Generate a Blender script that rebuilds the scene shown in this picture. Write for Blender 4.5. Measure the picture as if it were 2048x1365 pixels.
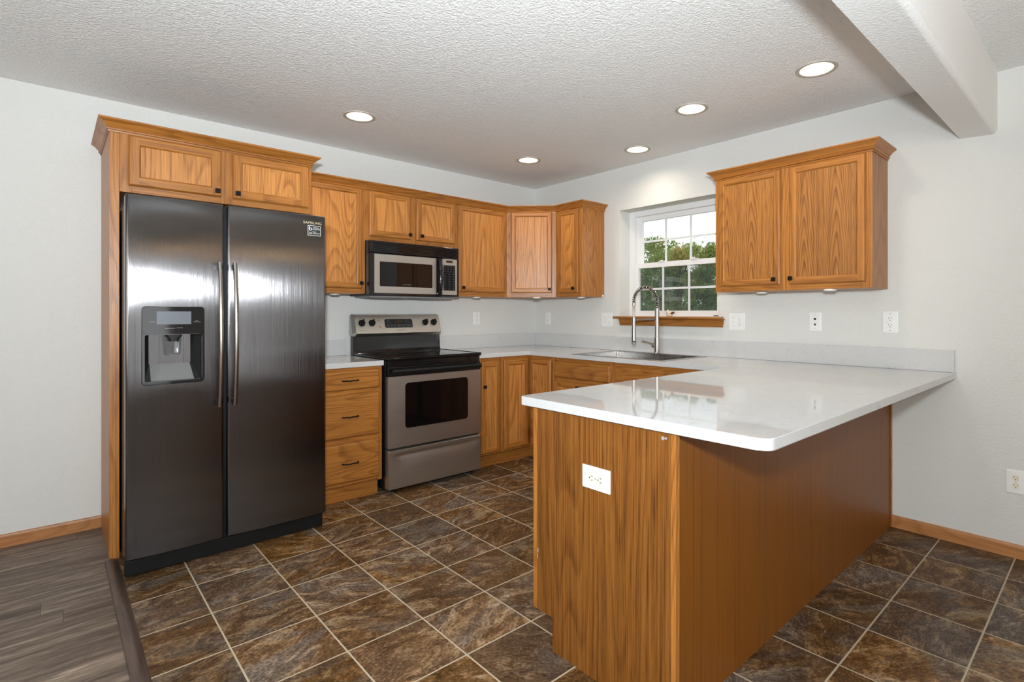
import bpy, bmesh, math, random
from mathutils import Matrix, Vector, Euler
random.seed(7)
SC = bpy.context.scene
for o in list(bpy.data.objects): bpy.data.objects.remove(o)
COL = SC.collection
R = math.radians

# ------------------------------------------------------------------ camera
cam_d = bpy.data.cameras.new('camera'); cam = bpy.data.objects.new('camera', cam_d); COL.objects.link(cam)
cam.location = (-3.5671, -3.9807, 1.2317); cam.rotation_euler = (R(90), 0, -0.7454)
cam_d.sensor_width = 36.0; cam_d.lens = 1067.27 / 2048 * 36
cam_d.shift_x = -61.8 / 2048; cam_d.shift_y = -56.47 / 2048
cam_d.clip_start = 0.02; cam_d.clip_end = 300
SC.camera = cam
SC.view_settings.view_transform = 'Standard'; SC.view_settings.look = 'None'
SC.view_settings.gamma = 1; SC.view_settings.use_curve_mapping = False
SC.view_settings.exposure = 0.0
try: SC.cycles.sample_clamp_indirect = 6; SC.cycles.caustics_reflective = False; SC.cycles.caustics_refractive = False; SC.cycles.max_bounces = 10
except Exception: pass

# ------------------------------------------------------------------ world: bright overcast sky
W = bpy.data.worlds.new('world'); SC.world = W; W.use_nodes = True
wn = W.node_tree; bg = wn.nodes['Background']
tc = wn.nodes.new('ShaderNodeTexCoord'); nz = wn.nodes.new('ShaderNodeTexNoise'); rp = wn.nodes.new('ShaderNodeValToRGB')
nz.inputs['Scale'].default_value = 3.0; nz.inputs['Detail'].default_value = 4
rp.color_ramp.elements[0].position = .35; rp.color_ramp.elements[0].color = (.80, .84, .89, 1)
rp.color_ramp.elements[1].position = .65; rp.color_ramp.elements[1].color = (1, 1, 1, 1)
wn.links.new(tc.outputs['Generated'], nz.inputs['Vector']); wn.links.new(nz.outputs['Fac'], rp.inputs['Fac'])
wn.links.new(rp.outputs['Color'], bg.inputs['Color']); bg.inputs['Strength'].default_value = 2.0

# ------------------------------------------------------------------ large lights
def area(name, loc, rot, sx, sy, power, col=(1, 1, 1), shape='RECTANGLE', spread=180):
    d = bpy.data.lights.new(name, 'AREA'); d.shape = shape; d.size = sx; d.size_y = sy; d.energy = power; d.color = col
    d.spread = R(spread)
    o = bpy.data.objects.new(name, d); COL.objects.link(o); o.location = loc; o.rotation_euler = rot; return o
# added area fills just inside the unseen openings of the dining side
area('side_fill', (-7.98, -4.6, 1.45), (R(90), 0, R(-90)), 2.2, 1.5, 100, (.97, 1, .98))
area('patio_fill', (-3.4, -7.98, 1.15), (R(100), 0, 0), 2.4, 2.0, 22, (.97, 1, 1))
# the photographer's flash, just above and behind the camera, plus an added up-aimed spot filling the ceiling
for nm, pw, rx in (('flash_forward', 222, 90), ('ceiling_fill', 280, 135)):
    fl = bpy.data.lights.new(nm, 'SPOT'); fl.energy = pw; fl.spot_size = R(150); fl.spot_blend = 1.; fl.shadow_soft_size = .06; fl.color = (.92, 1, 1.06)
    flo = bpy.data.objects.new(nm, fl); COL.objects.link(flo); flo.location = (-3.64, -4.05, 1.49); flo.rotation_euler = (R(rx), 0, -0.50)

# ------------------------------------------------------------------ node helpers
def new_mat(name):
    m = bpy.data.materials.new(name); m.use_nodes = True
    return m, m.node_tree, m.node_tree.nodes['Principled BSDF']
def nd(nt, t, ins=None, **kw):
    n = nt.nodes.new('ShaderNode' + t)
    for k, v in kw.items(): setattr(n, k, v)
    for k, v in (ins or {}).items():
        s = n.inputs[k]
        if hasattr(v, 'is_output') or hasattr(v, 'links') and not isinstance(v, (tuple, list)): nt.links.new(v, s)
        else: s.default_value = v
    return n
def mth(nt, op, a, b=None, c=None):
    n = nt.nodes.new('ShaderNodeMath'); n.operation = op
    for i, v in enumerate((a, b, c)):
        if v is None: continue
        if isinstance(v, (int, float)): n.inputs[i].default_value = v
        else: nt.links.new(v, n.inputs[i])
    return n.outputs[0]
def ramp(nt, fac, stops, interp='LINEAR'):
    n = nt.nodes.new('ShaderNodeValToRGB'); cr = n.color_ramp; cr.interpolation = interp
    while len(cr.elements) < len(stops): cr.elements.new(.5)
    for e, (p, c) in zip(cr.elements, stops):
        e.position = p; e.color = (c, c, c, 1) if isinstance(c, (int, float)) else (*c, 1)
    nt.links.new(fac, n.inputs['Fac']); return n.outputs['Color']
def mix(nt, fac, a, b, mode='MIX'):
    n = nt.nodes.new('ShaderNodeMix'); n.data_type = 'RGBA'; n.blend_type = mode
    for i, v in ((0, fac), (6, a), (7, b)):
        if isinstance(v, (int, float)): n.inputs[i].default_value = v
        elif isinstance(v, tuple): n.inputs[i].default_value = (*v, 1)
        else: nt.links.new(v, n.inputs[i])
    return n.outputs[2]
def plain(name, col, rough=.5, metal=0., spec=.5, coat=0.):
    m, nt, b = new_mat(name)
    b.inputs['Base Color'].default_value = (*col, 1); b.inputs['Roughness'].default_value = rough
    b.inputs['Metallic'].default_value = metal; b.inputs['Specular IOR Level'].default_value = spec
    b.inputs['Coat Weight'].default_value = coat; b.inputs['Coat Roughness'].default_value = .05
    n = nd(nt, 'TexNoise', {'Scale': 60., 'Detail': 2.})
    nt.links.new(ramp(nt, n.outputs['Fac'], [(.3, max(0, rough - .03)), (.7, min(1, rough + .03))]), b.inputs['Roughness'])
    return m
def paint(name, col, scale, strength, dist):
    m, nt, b = new_mat(name); b.inputs['Roughness'].default_value = .75
    b.inputs['Specular IOR Level'].default_value = .25
    tc = nd(nt, 'TexCoord'); n = nd(nt, 'TexNoise', {'Vector': tc.outputs['Object'], 'Scale': scale, 'Detail': 3., 'Roughness': .55, 'Distortion': .6})
    h = ramp(nt, n.outputs['Fac'], [(.38, 0.), (.62, 1.)])
    bp = nd(nt, 'Bump', {'Height': h, 'Strength': strength, 'Distance': dist}); nt.links.new(bp.outputs[0], b.inputs['Normal'])
    n2 = nd(nt, 'TexNoise', {'Vector': tc.outputs['Object'], 'Scale': 1.5})
    nt.links.new(mix(nt, n2.outputs['Fac'], tuple(c * .97 for c in col), col), b.inputs['Base Color'])
    return m
def oak(name, axis='Z', light=(.46, .183, .036), dark=(.20, .066, .011), style='flame', rough=.36, contrast=.9, bands=34., fine=.34, sl=.40, mf=140.):
    m, nt, b = new_mat(name)
    tc = nd(nt, 'TexCoord'); oi = nd(nt, 'ObjectInfo')
    off = nd(nt, 'VectorMath', {0: tc.outputs['Object']}, operation='ADD')
    rnd = mth(nt, 'MULTIPLY', oi.outputs['Random'], 41.7)
    cmb = nd(nt, 'CombineXYZ', {0: rnd, 1: rnd, 2: rnd}); nt.links.new(cmb.outputs[0], off.inputs[1])
    s = nd(nt, 'SeparateXYZ', {0: off.outputs[0]})
    so = nd(nt, 'SeparateXYZ', {0: tc.outputs['Object']})
    ix = {'X': 0, 'Y': 1, 'Z': 2}[axis]; cr = [i for i in range(3) if i != ix]
    a, c, g = s.outputs[cr[0]], s.outputs[cr[1]], s.outputs[ix]
    def vec(sa, sg):
        return nd(nt, 'CombineXYZ', {0: mth(nt, 'MULTIPLY', a, sa), 1: mth(nt, 'MULTIPLY', c, sa), 2: mth(nt, 'MULTIPLY', g, sg)}).outputs[0]
    wob = nd(nt, 'TexNoise', {'Vector': vec(7., 1.6), 'Scale': 1., 'Detail': 2.})
    if style == 'flame':
        n1 = nd(nt, 'TexNoise', {'Vector': vec(3.4, sl), 'Scale': 1., 'Detail': 1.5, 'Roughness': .4, 'Distortion': .15})
        f = mth(nt, 'ADD', mth(nt, 'MULTIPLY', n1.outputs['Fac'], bands), mth(nt, 'MULTIPLY', wob.outputs['Fac'], 1.2))
    else:  # stacked cathedral arches of a sliced veneer
        x = mth(nt, 'ADD', a, mth(nt, 'MULTIPLY', wob.outputs['Fac'], .05))
        d = mth(nt, 'PINGPONG', x, .085)
        d = mth(nt, 'SQRT', mth(nt, 'ADD', mth(nt, 'MULTIPLY', d, d), .00006))
        f = mth(nt, 'ADD', mth(nt, 'ADD', mth(nt, 'MULTIPLY', g, 7.5), mth(nt, 'ADD', mth(nt, 'MULTIPLY', d, 55.), mth(nt, 'MULTIPLY', mth(nt, 'MULTIPLY', d, d), 480.))), mth(nt, 'MULTIPLY', wob.outputs['Fac'], 1.6))
    fr = mth(nt, 'FRACT', f)
    bandc = ramp(nt, fr, [(0., .0), (.38, .08), (.64, .45), (.80, 1.), (.92, .7), (1., .0)])
    pores = nd(nt, 'TexNoise', {'Vector': vec(300., 9.), 'Scale': 1., 'Detail': 2.})
    pr = ramp(nt, pores.outputs['Fac'], [(.44, 0.), (.66, 1.)])
    med = nd(nt, 'TexNoise', {'Vector': vec(mf, 1.3), 'Scale': 1., 'Detail': 3.})
    md = ramp(nt, med.outputs['Fac'], [(.40, 0.), (.62, 1.)])
    broad = nd(nt, 'TexNoise', {'Vector': vec(3., .8), 'Scale': 1.})
    k = mth(nt, 'ADD', mth(nt, 'MULTIPLY', bandc, .46 * contrast), mth(nt, 'MULTIPLY', pr, .34))
    k = mth(nt, 'ADD', k, mth(nt, 'MULTIPLY', md, fine)); k = mth(nt, 'ADD', k, mth(nt, 'MULTIPLY', broad.outputs['Fac'], .15))
    k = mth(nt, 'MINIMUM', mth(nt, 'SUBTRACT', k, .06), 1.)
    colr = mix(nt, k, light, dark)
    v = mth(nt, 'ADD', mth(nt, 'MULTIPLY', oi.outputs['Random'], .16), .92)
    hs = nd(nt, 'HueSaturation', {'Color': colr, 'Value': v}); nt.links.new(hs.outputs[0], b.inputs['Base Color'])
    b.inputs['Roughness'].default_value = rough; b.inputs['Specular IOR Level'].default_value = .45
    bp = nd(nt, 'Bump', {'Height': mth(nt, 'ADD', mth(nt, 'MULTIPLY', pr, -.6), mth(nt, 'MULTIPLY', bandc, -.5)), 'Strength': .22, 'Distance': .0007})
    nt.links.new(bp.outputs[0], b.inputs['Normal'])
    return m

M = {}
M['wall'] = paint('wall_paint', (.70, .695, .665), 110., .55, .0016)
M['ceil'] = paint('ceiling_paint', (.88, .875, .86), 80., .78, .0028)
M['beam'] = paint('beam_paint', (.88, .875, .86), 95., .45, .0016)
M['oak'] = oak('oak_upright', 'Z'); M['oakx'] = oak('oak_level', 'X'); M['oaky'] = oak('oak_deep', 'Y')
M['ven'] = oak('oak_veneer_panel', 'Z', light=(.47, .197, .046), dark=(.17, .056, .010), style='arch', contrast=1.25)
M['flame'] = oak('oak_flame_panel', 'Z', light=(.60, .258, .064), dark=(.27, .096, .020), contrast=1.1)
M['endp'] = oak('oak_end_panel', 'Z', light=(.28, .105, .018), dark=(.085, .026, .004), bands=24., contrast=.7, fine=.42, sl=.22, mf=190.)
M['base_trim'] = oak('oak_baseboard', 'X', light=(.47, .21, .07), dark=(.28, .105, .03))
M['base_trim_y'] = oak('oak_baseboard_y', 'Y', light=(.47, .21, .07), dark=(.28, .105, .03))
def backpanel():
    m, nt, b = new_mat('printed_oak_back_panel'); tc = nd(nt, 'TexCoord'); s = nd(nt, 'SeparateXYZ', {0: tc.outputs['Object']})
    def st(sx, sz, sc=1.): return nd(nt, 'TexNoise', {'Vector': nd(nt, 'CombineXYZ', {0: mth(nt, 'MULTIPLY', s.outputs[0], sx), 1: 0., 2: mth(nt, 'MULTIPLY', s.outputs[2], sz)}).outputs[0], 'Scale': sc, 'Detail': 2.}).outputs['Fac']
    fine = ramp(nt, st(160., 3.), [(.4, 0.), (.7, 1.)]); broad = st(9., .5)
    c = mix(nt, mth(nt, 'MULTIPLY', fine, .45), mix(nt, broad, (.235, .078, .0065), (.185, .060, .005)), (.12, .037, .003))
    # long shallow grooves of the sheet, in uneven spacing
    xx = mth(nt, 'ADD', s.outputs[0], mth(nt, 'MULTIPLY', st(.0, 1.3), .004))
    g1 = mth(nt, 'PINGPONG', mth(nt, 'ADD', xx, .02), .0735); g2 = mth(nt, 'PINGPONG', mth(nt, 'ADD', xx, .047), .1102)
    gr = mth(nt, 'LESS_THAN', mth(nt, 'MINIMUM', g1, g2), .0016)
    c = mix(nt, mth(nt, 'MULTIPLY', gr, .6), c, (.05, .017, .006))
    nt.links.new(c, b.inputs['Base Color']); b.inputs['Roughness'].default_value = .42; b.inputs['Specular IOR Level'].default_value = .4
    bp = nd(nt, 'Bump', {'Height': mth(nt, 'SUBTRACT', mth(nt, 'MULTIPLY', fine, -.2), gr), 'Strength': .3, 'Distance': .001}); nt.links.new(bp.outputs[0], b.inputs['Normal'])
    return m
M['backp'] = backpanel()
def quartz():
    m, nt, b = new_mat('white_quartz'); tc = nd(nt, 'TexCoord')
    w = nd(nt, 'TexNoise', {'Vector': tc.outputs['Object'], 'Scale': 16., 'Detail': 6., 'Roughness': .65, 'Distortion': 1.5})
    vein = ramp(nt, w.outputs['Fac'], [(.485, 0.), (.50, 1.), (.515, 0.)])
    msk = nd(nt, 'TexNoise', {'Vector': tc.outputs['Object'], 'Scale': 13., 'Detail': 3.})
    vm = mth(nt, 'MULTIPLY', vein, ramp(nt, msk.outputs['Fac'], [(.52, 0.), (.66, .5)]))
    sp = nd(nt, 'TexNoise', {'Vector': tc.outputs['Object'], 'Scale': 240., 'Detail': 2.})
    spk = ramp(nt, sp.outputs['Fac'], [(.57, 0.), (.70, .34)])
    c = mix(nt, spk, (.60, .596, .588), (.34, .35, .34)); c = mix(nt, vm, c, (.28, .26, .25))
    nt.links.new(c, b.inputs['Base Color']); b.inputs['Roughness'].default_value = .03; b.inputs['Specular IOR Level'].default_value = .7
    return m
M['quartz'] = quartz()
def brushed(name, col, rough, aniso, axis='Z', grain=.06, ridge=0.):
    m, nt, b = new_mat(name); tc = nd(nt, 'TexCoord')
    sc = {'Z': (260, 260, 3), 'X': (3, 260, 260)}[axis]
    mp = nd(nt, 'Mapping', {'Vector': tc.outputs['Object'], 'Scale': sc}); n = nd(nt, 'TexNoise', {'Vector': mp.outputs[0], 'Scale': 1., 'Detail': 3.})
    nt.links.new(mix(nt, n.outputs['Fac'], tuple(c * .93 for c in col), tuple(min(1, c * 1.07) for c in col)), b.inputs['Base Color'])
    b.inputs['Metallic'].default_value = 1.
    lo, hi = max(.02, rough - grain), rough + grain
    sm = nd(nt, 'TexNoise', {'Vector': tc.outputs['Object'], 'Scale': 5., 'Detail': 3., 'Distortion': 1.})
    nt.links.new(mth(nt, 'ADD', mth(nt, 'MULTIPLY', n.outputs['Fac'], hi - lo), mth(nt, 'ADD', mth(nt, 'MULTIPLY', sm.outputs['Fac'], .05), lo - .025)), b.inputs['Roughness'])
    if ridge:      # fine upright brush ridges
        mr = nd(nt, 'Mapping', {'Vector': tc.outputs['Object'], 'Scale': (2600, 0, 1.5)}); nr = nd(nt, 'TexNoise', {'Vector': mr.outputs[0], 'Scale': 1., 'Detail': 1.})
        br = nd(nt, 'Bump', {'Height': nr.outputs['Fac'], 'Strength': ridge, 'Distance': .0006}); nt.links.new(br.outputs[0], b.inputs['Normal'])
    if aniso:
        tg = nd(nt, 'Tangent', direction_type='RADIAL', axis='Z'); nt.links.new(tg.outputs[0], b.inputs['Tangent'])
        b.inputs['Anisotropic'].default_value = aniso; b.inputs['Anisotropic Rotation'].default_value = 0.
    return m
M['fridge'] = brushed('dark_brushed_steel', (.138, .133, .134), .17, 1., 'Z', .008, .35)
M['steel'] = brushed('brushed_steel', (.53, .51, .475), .40, .3, 'X')
M['steel_sat'] = brushed('satin_steel_bar', (.34, .31, .285), .24, 0, 'Z')
M['sink'] = brushed('sink_steel', (.50, .48, .46), .26, 0, 'X')
M['nickel'] = brushed('brushed_nickel', (.50, .46, .42), .22, 0, 'Z')
M['black_gloss'] = plain('black_gloss', (.008, .008, .009), .06, spec=.6)
M['black_glass'] = plain('black_glass', (.004, .003, .003), .04, spec=.5)
M['black'] = plain('black_plastic', (.008, .008, .008), .38, spec=.2)
M['black_mat'] = plain('black_enamel', (.014, .013, .014), .25)
M['knob'] = plain('black_bronze', (.010, .009, .009), .45, spec=.12)
M['white'] = plain('white_plastic', (.82, .82, .80), .35)
M['almond'] = plain('almond_plastic', (.77, .73, .60), .35)
M['slot'] = plain('slot_black', (.02, .02, .02), .6)
M['vinyl'] = plain('white_vinyl', (.80, .79, .78), .4)
M['muntin'] = plain('white_grille', (.72, .74, .74), .45)
M['grey'] = plain('grey_plastic', (.27, .265, .265), .35)
M['recess'] = plain('recess_grey', (.15, .147, .145), .3)
M['display'] = plain('grey_display', (.13, .145, .165), .2)
M['amber'] = plain('amber_display', (.05, .022, .006), .2)
M['panelgrey'] = plain('printed_grey', (.32, .32, .33), .5)
M['burner'] = plain('burner_marking', (.022, .022, .023), .15)
M['red'] = plain('red_lamp', (.35, .015, .01), .3)
M['gold'] = plain('pale_gold_lettering', (.62, .52, .36), .4)
M['print'] = plain('white_print', (.85, .83, .78), .5)
M['darkprint'] = plain('dark_print', (.06, .055, .05), .5)
M['chrome'] = plain('chrome', (.7, .7, .7), .12, metal=1.)
M['cream'] = plain('cream_bisque', (.74, .62, .46), .5)
M['brown'] = plain('dark_brown_glaze', (.07, .028, .008), .3)
M['grass'] = plain('grass', (.10, .16, .05), .9)
M['bark'] = plain('bark', (.10, .075, .055), .9)
M['brass'] = plain('brass', (.6, .4, .18), .25, metal=1.)
M['caulk'] = plain('white_caulk', (.7, .69, .66), .6)
M['ceil_trim'] = plain('lamp_trim_ring', (.50, .46, .41), .5)
def emit(name, col, s):
    m, nt, b = new_mat(name); b.inputs['Base Color'].default_value = (.9, .9, .9, 1)
    lw = nd(nt, 'LayerWeight', {'Blend': .3}); st = mth(nt, 'MULTIPLY', mth(nt, 'SUBTRACT', 1.25, lw.outputs['Facing']), s)
    b.inputs['Emission Color'].default_value = (*col, 1); nt.links.new(st, b.inputs['Emission Strength']); return m
M['bulb'] = emit('lamp_lens', (1., .90, .74), 3.2); M['baffle'] = plain('white_baffle', (.86, .82, .74), .4)
M['candle'] = emit('warm_bulb', (1., .62, .28), 60.)
def glassy(name, tint, refl):
    m, nt, b = new_mat(name); out = nt.nodes['Material Output']
    tr = nd(nt, 'BsdfTransparent', {'Color': (*tint, 1)}); gl = nd(nt, 'BsdfGlossy', {'Roughness': .02})
    lw = nd(nt, 'LayerWeight', {'Blend': .5}); fz = mth(nt, 'ADD', mth(nt, 'MULTIPLY', mth(nt, 'POWER', lw.outputs['Facing'], 5.), .9), .035); n = nd(nt, 'TexNoise', {'Scale': 3.})
    mx = nd(nt, 'MixShader', {0: mth(nt, 'MULTIPLY', mth(nt, 'MULTIPLY', fz, refl), mth(nt, 'ADD', n.outputs['Fac'], .5)), 1: tr.outputs[0], 2: gl.outputs[0]})
    nt.links.new(mx.outputs[0], out.inputs['Surface']); return m
M['glass'] = glassy('window_glass', (.97, .99, .98), 1.)
M['clear'] = glassy('clear_plastic', (.90, .92, .93), 2.2)
def screen():
    m, nt, b = new_mat('insect_screen'); out = nt.nodes['Material Output']
    tc = nd(nt, 'TexCoord'); n = nd(nt, 'TexNoise', {'Vector': tc.outputs['Object'], 'Scale': 700.})
    df = nd(nt, 'BsdfDiffuse', {'Color': (.10, .125, .125, 1)}); tr = nd(nt, 'BsdfTransparent')
    mx = nd(nt, 'MixShader', {0: mth(nt, 'ADD', mth(nt, 'MULTIPLY', n.outputs['Fac'], .1), .24), 1: tr.outputs[0], 2: df.outputs[0]})
    nt.links.new(mx.outputs[0], out.inputs['Surface']); return m
M['screen'] = screen()
def tiles():
    m, nt, b = new_mat('slate_tile_vinyl'); tc = nd(nt, 'TexCoord'); s = nd(nt, 'SeparateXYZ', {0: tc.outputs['Object']})
    PX, PY = .3079, .3094
    u = mth(nt, 'DIVIDE', mth(nt, 'ADD', s.outputs[0], 3.081), PX); v = mth(nt, 'DIVIDE', mth(nt, 'ADD', s.outputs[1], 1.146), PY)
    iu, iv = mth(nt, 'FLOOR', u), mth(nt, 'FLOOR', v)
    wn_ = nd(nt, 'TexWhiteNoise', {'Vector': nd(nt, 'CombineXYZ', {0: iu, 1: iv, 2: 0.}).outputs[0]}, noise_dimensions='3D')
    rs = nd(nt, 'SeparateColor', {0: wn_.outputs['Color']})
    ang = mth(nt, 'MULTIPLY', mth(nt, 'SUBTRACT', rs.outputs[0], .35), 1.3)
    rot = nd(nt, 'VectorRotate', {'Vector': tc.outputs['Object'], 'Angle': ang}, rotation_type='Z_AXIS')
    off = nd(nt, 'VectorMath', {0: rot.outputs[0]}, operation='ADD')
    o3 = nd(nt, 'VectorMath', {0: wn_.outputs['Color'], 1: (57., 43., 31.)}, operation='MULTIPLY'); nt.links.new(o3.outputs[0], off.inputs[1])
    mp = nd(nt, 'Mapping', {'Vector': off.outputs[0], 'Scale': (7., 13., 7.)})
    n1 = nd(nt, 'TexNoise', {'Vector': mp.outputs[0], 'Scale': 1., 'Detail': 8., 'Roughness': .68, 'Distortion': 1.3})
    n2 = nd(nt, 'TexNoise', {'Vector': mp.outputs[0], 'Scale': .45, 'Detail': 3., 'Distortion': .8})
    n3 = nd(nt, 'TexNoise', {'Vector': nd(nt, 'Mapping', {'Vector': off.outputs[0], 'Scale': (70., 110., 70.)}).outputs[0], 'Scale': 1., 'Detail': 6., 'Roughness': .75})
    base = ramp(nt, n1.outputs['Fac'], [(.30, (.045, .026, .015)), (.43, (.115, .066, .038)), (.52, (.20, .125, .077)), (.60, (.36, .25, .165)), (.72, (.62, .49, .35))])
    gry = ramp(nt, n1.outputs['Fac'], [(.30, (.075, .062, .054)), (.5, (.18, .152, .13)), (.7, (.44, .38, .31))])
    c = mix(nt, ramp(nt, n2.outputs['Fac'], [(.46, 0.), (.66, .85)]), base, gry)
    plainc = mix(nt, n3.outputs['Fac'], (.085, .050, .031), (.19, .125, .083))
    c = mix(nt, mth(nt, 'MULTIPLY', ramp(nt, n2.outputs['Fac'], [(.34, 1.), (.45, 0.)]), .9), c, plainc)
    c = mix(nt, ramp(nt, n3.outputs['Fac'], [(.38, .75), (.53, 0.)]), c, (.035, .021, .013))
    c = mix(nt, ramp(nt, n3.outputs['Fac'], [(.55, 0.), (.70, .75)]), c, (.46, .34, .225))
    hs = nd(nt, 'HueSaturation', {'Color': c, 'Saturation': mth(nt, 'ADD', mth(nt, 'MULTIPLY', rs.outputs[1], .35), 1.12), 'Value': mth(nt, 'ADD', mth(nt, 'MULTIPLY', rs.outputs[2], .42), .62)})
    du = mth(nt, 'MULTIPLY', mth(nt, 'PINGPONG', u, .5), PX); dv = mth(nt, 'MULTIPLY', mth(nt, 'PINGPONG', v, .5), PY)
    gl = mth(nt, 'LESS_THAN', mth(nt, 'MINIMUM', du, dv), .0031)
    c = mix(nt, gl, hs.outputs[0], (.50, .42, .30))
    nt.links.new(c, b.inputs['Base Color']); b.inputs['Roughness'].default_value = .5; b.inputs['Specular IOR Level'].default_value = .3
    h = mth(nt, 'SUBTRACT', mth(nt, 'MULTIPLY', n1.outputs['Fac'], .7), mth(nt, 'MULTIPLY', gl, .5))
    bp = nd(nt, 'Bump', {'Height': h, 'Strength': .25, 'Distance': .002}); nt.links.new(bp.outputs[0], b.inputs['Normal'])
    return m
M['tile'] = tiles()
def planks():
    m, nt, b = new_mat('grey_brown_planks'); tc = nd(nt, 'TexCoord'); s = nd(nt, 'SeparateXYZ', {0: tc.outputs['Object']})
    PW = .125; v = mth(nt, 'DIVIDE', s.outputs[1], PW); iv = mth(nt, 'FLOOR', v)
    w1 = nd(nt, 'TexWhiteNoise', {'Vector': nd(nt, 'CombineXYZ', {0: iv, 1: 3., 2: 0.}).outputs[0]})
    u = mth(nt, 'ADD', mth(nt, 'DIVIDE', s.outputs[0], 1.2), mth(nt, 'MULTIPLY', w1.outputs['Value'], 7.)); iu = mth(nt, 'FLOOR', u)
    w2 = nd(nt, 'TexWhiteNoise', {'Vector': nd(nt, 'CombineXYZ', {0: iu, 1: iv, 2: 1.}).outputs[0]})
    o3 = nd(nt, 'VectorMath', {0: w2.outputs['Color'], 1: (31., 17., 5.)}, operation='MULTIPLY'); off = nd(nt, 'VectorMath', {0: tc.outputs['Object'], 1: o3.outputs[0]}, operation='ADD')
    mp = nd(nt, 'Mapping', {'Vector': off.outputs[0], 'Scale': (2.2, 24., 1.)}); n1 = nd(nt, 'TexNoise', {'Vector': mp.outputs[0], 'Scale': 1., 'Detail': 6., 'Roughness': .62, 'Distortion': .8})
    mp2 = nd(nt, 'Mapping', {'Vector': off.outputs[0], 'Scale': (14., 150., 1.)}); n2 = nd(nt, 'TexNoise', {'Vector': mp2.outputs[0], 'Scale': 1., 'Detail': 3.})
    c = ramp(nt, n1.outputs['Fac'], [(.30, (.062, .044, .033)), (.47, (.135, .098, .073)), (.60, (.225, .172, .130)), (.75, (.34, .27, .21))])
    c = mix(nt, ramp(nt, n2.outputs['Fac'], [(.45, .45), (.6, 0.)]), c, (.04, .028, .022))
    hs = nd(nt, 'HueSaturation', {'Color': c, 'Value': mth(nt, 'ADD', mth(nt, 'MULTIPLY', w2.outputs['Value'], .4), 1.2)})
    ed = mth(nt, 'MAXIMUM', mth(nt, 'LESS_THAN', mth(nt, 'PINGPONG', v, .5), .007), mth(nt, 'LESS_THAN', mth(nt, 'PINGPONG', u, .5), .0009))
    nt.links.new(mix(nt, mth(nt, 'MULTIPLY', ed, .7), hs.outputs[0], (.03, .022, .018)), b.inputs['Base Color'])
    b.inputs['Roughness'].default_value = .5; b.inputs['Specular IOR Level'].default_value = .3
    bp = nd(nt, 'Bump', {'Height': n1.outputs['Fac'], 'Strength': .2, 'Distance': .001}); nt.links.new(bp.outputs[0], b.inputs['Normal'])
    return m
M['planks'] = planks()
M['thresh'] = oak('dark_threshold_wood', 'Y', light=(.105, .068, .05), dark=(.045, .028, .021))
def leaf(name, cols):
    m, nt, b = new_mat(name); tc = nd(nt, 'TexCoord'); g = nd(nt, 'NewGeometry')
    n = nd(nt, 'TexNoise', {'Vector': tc.outputs['Object'], 'Scale': .9, 'Detail': 3.})
    f = mth(nt, 'ADD', mth(nt, 'MULTIPLY', n.outputs['Fac'], .75), mth(nt, 'MULTIPLY', g.outputs['Random Per Island'], .3))
    c = ramp(nt, f, [(.32, cols[0]), (.52, cols[1]), (.68, cols[2]), (.80, cols[3])])
    nt.links.new(c, b.inputs['Base Color']); b.inputs['Roughness'].default_value = .6; b.inputs['Specular IOR Level'].default_value = .2
    tl = nd(nt, 'BsdfTranslucent', {'Color': c}); out = nt.nodes['Material Output']
    mx = nd(nt, 'MixShader', {0: .4, 1: b.outputs[0], 2: tl.outputs[0]}); nt.links.new(mx.outputs[0], out.inputs['Surface'])
    return m
M['leaf1'] = leaf('leaf_green', [(.09, .15, .05), (.22, .31, .11), (.38, .42, .15), (.58, .42, .16)])
M['leaf2'] = leaf('leaf_turning', [(.10, .15, .05), (.28, .33, .12), (.52, .42, .16), (.66, .38, .15)])

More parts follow.
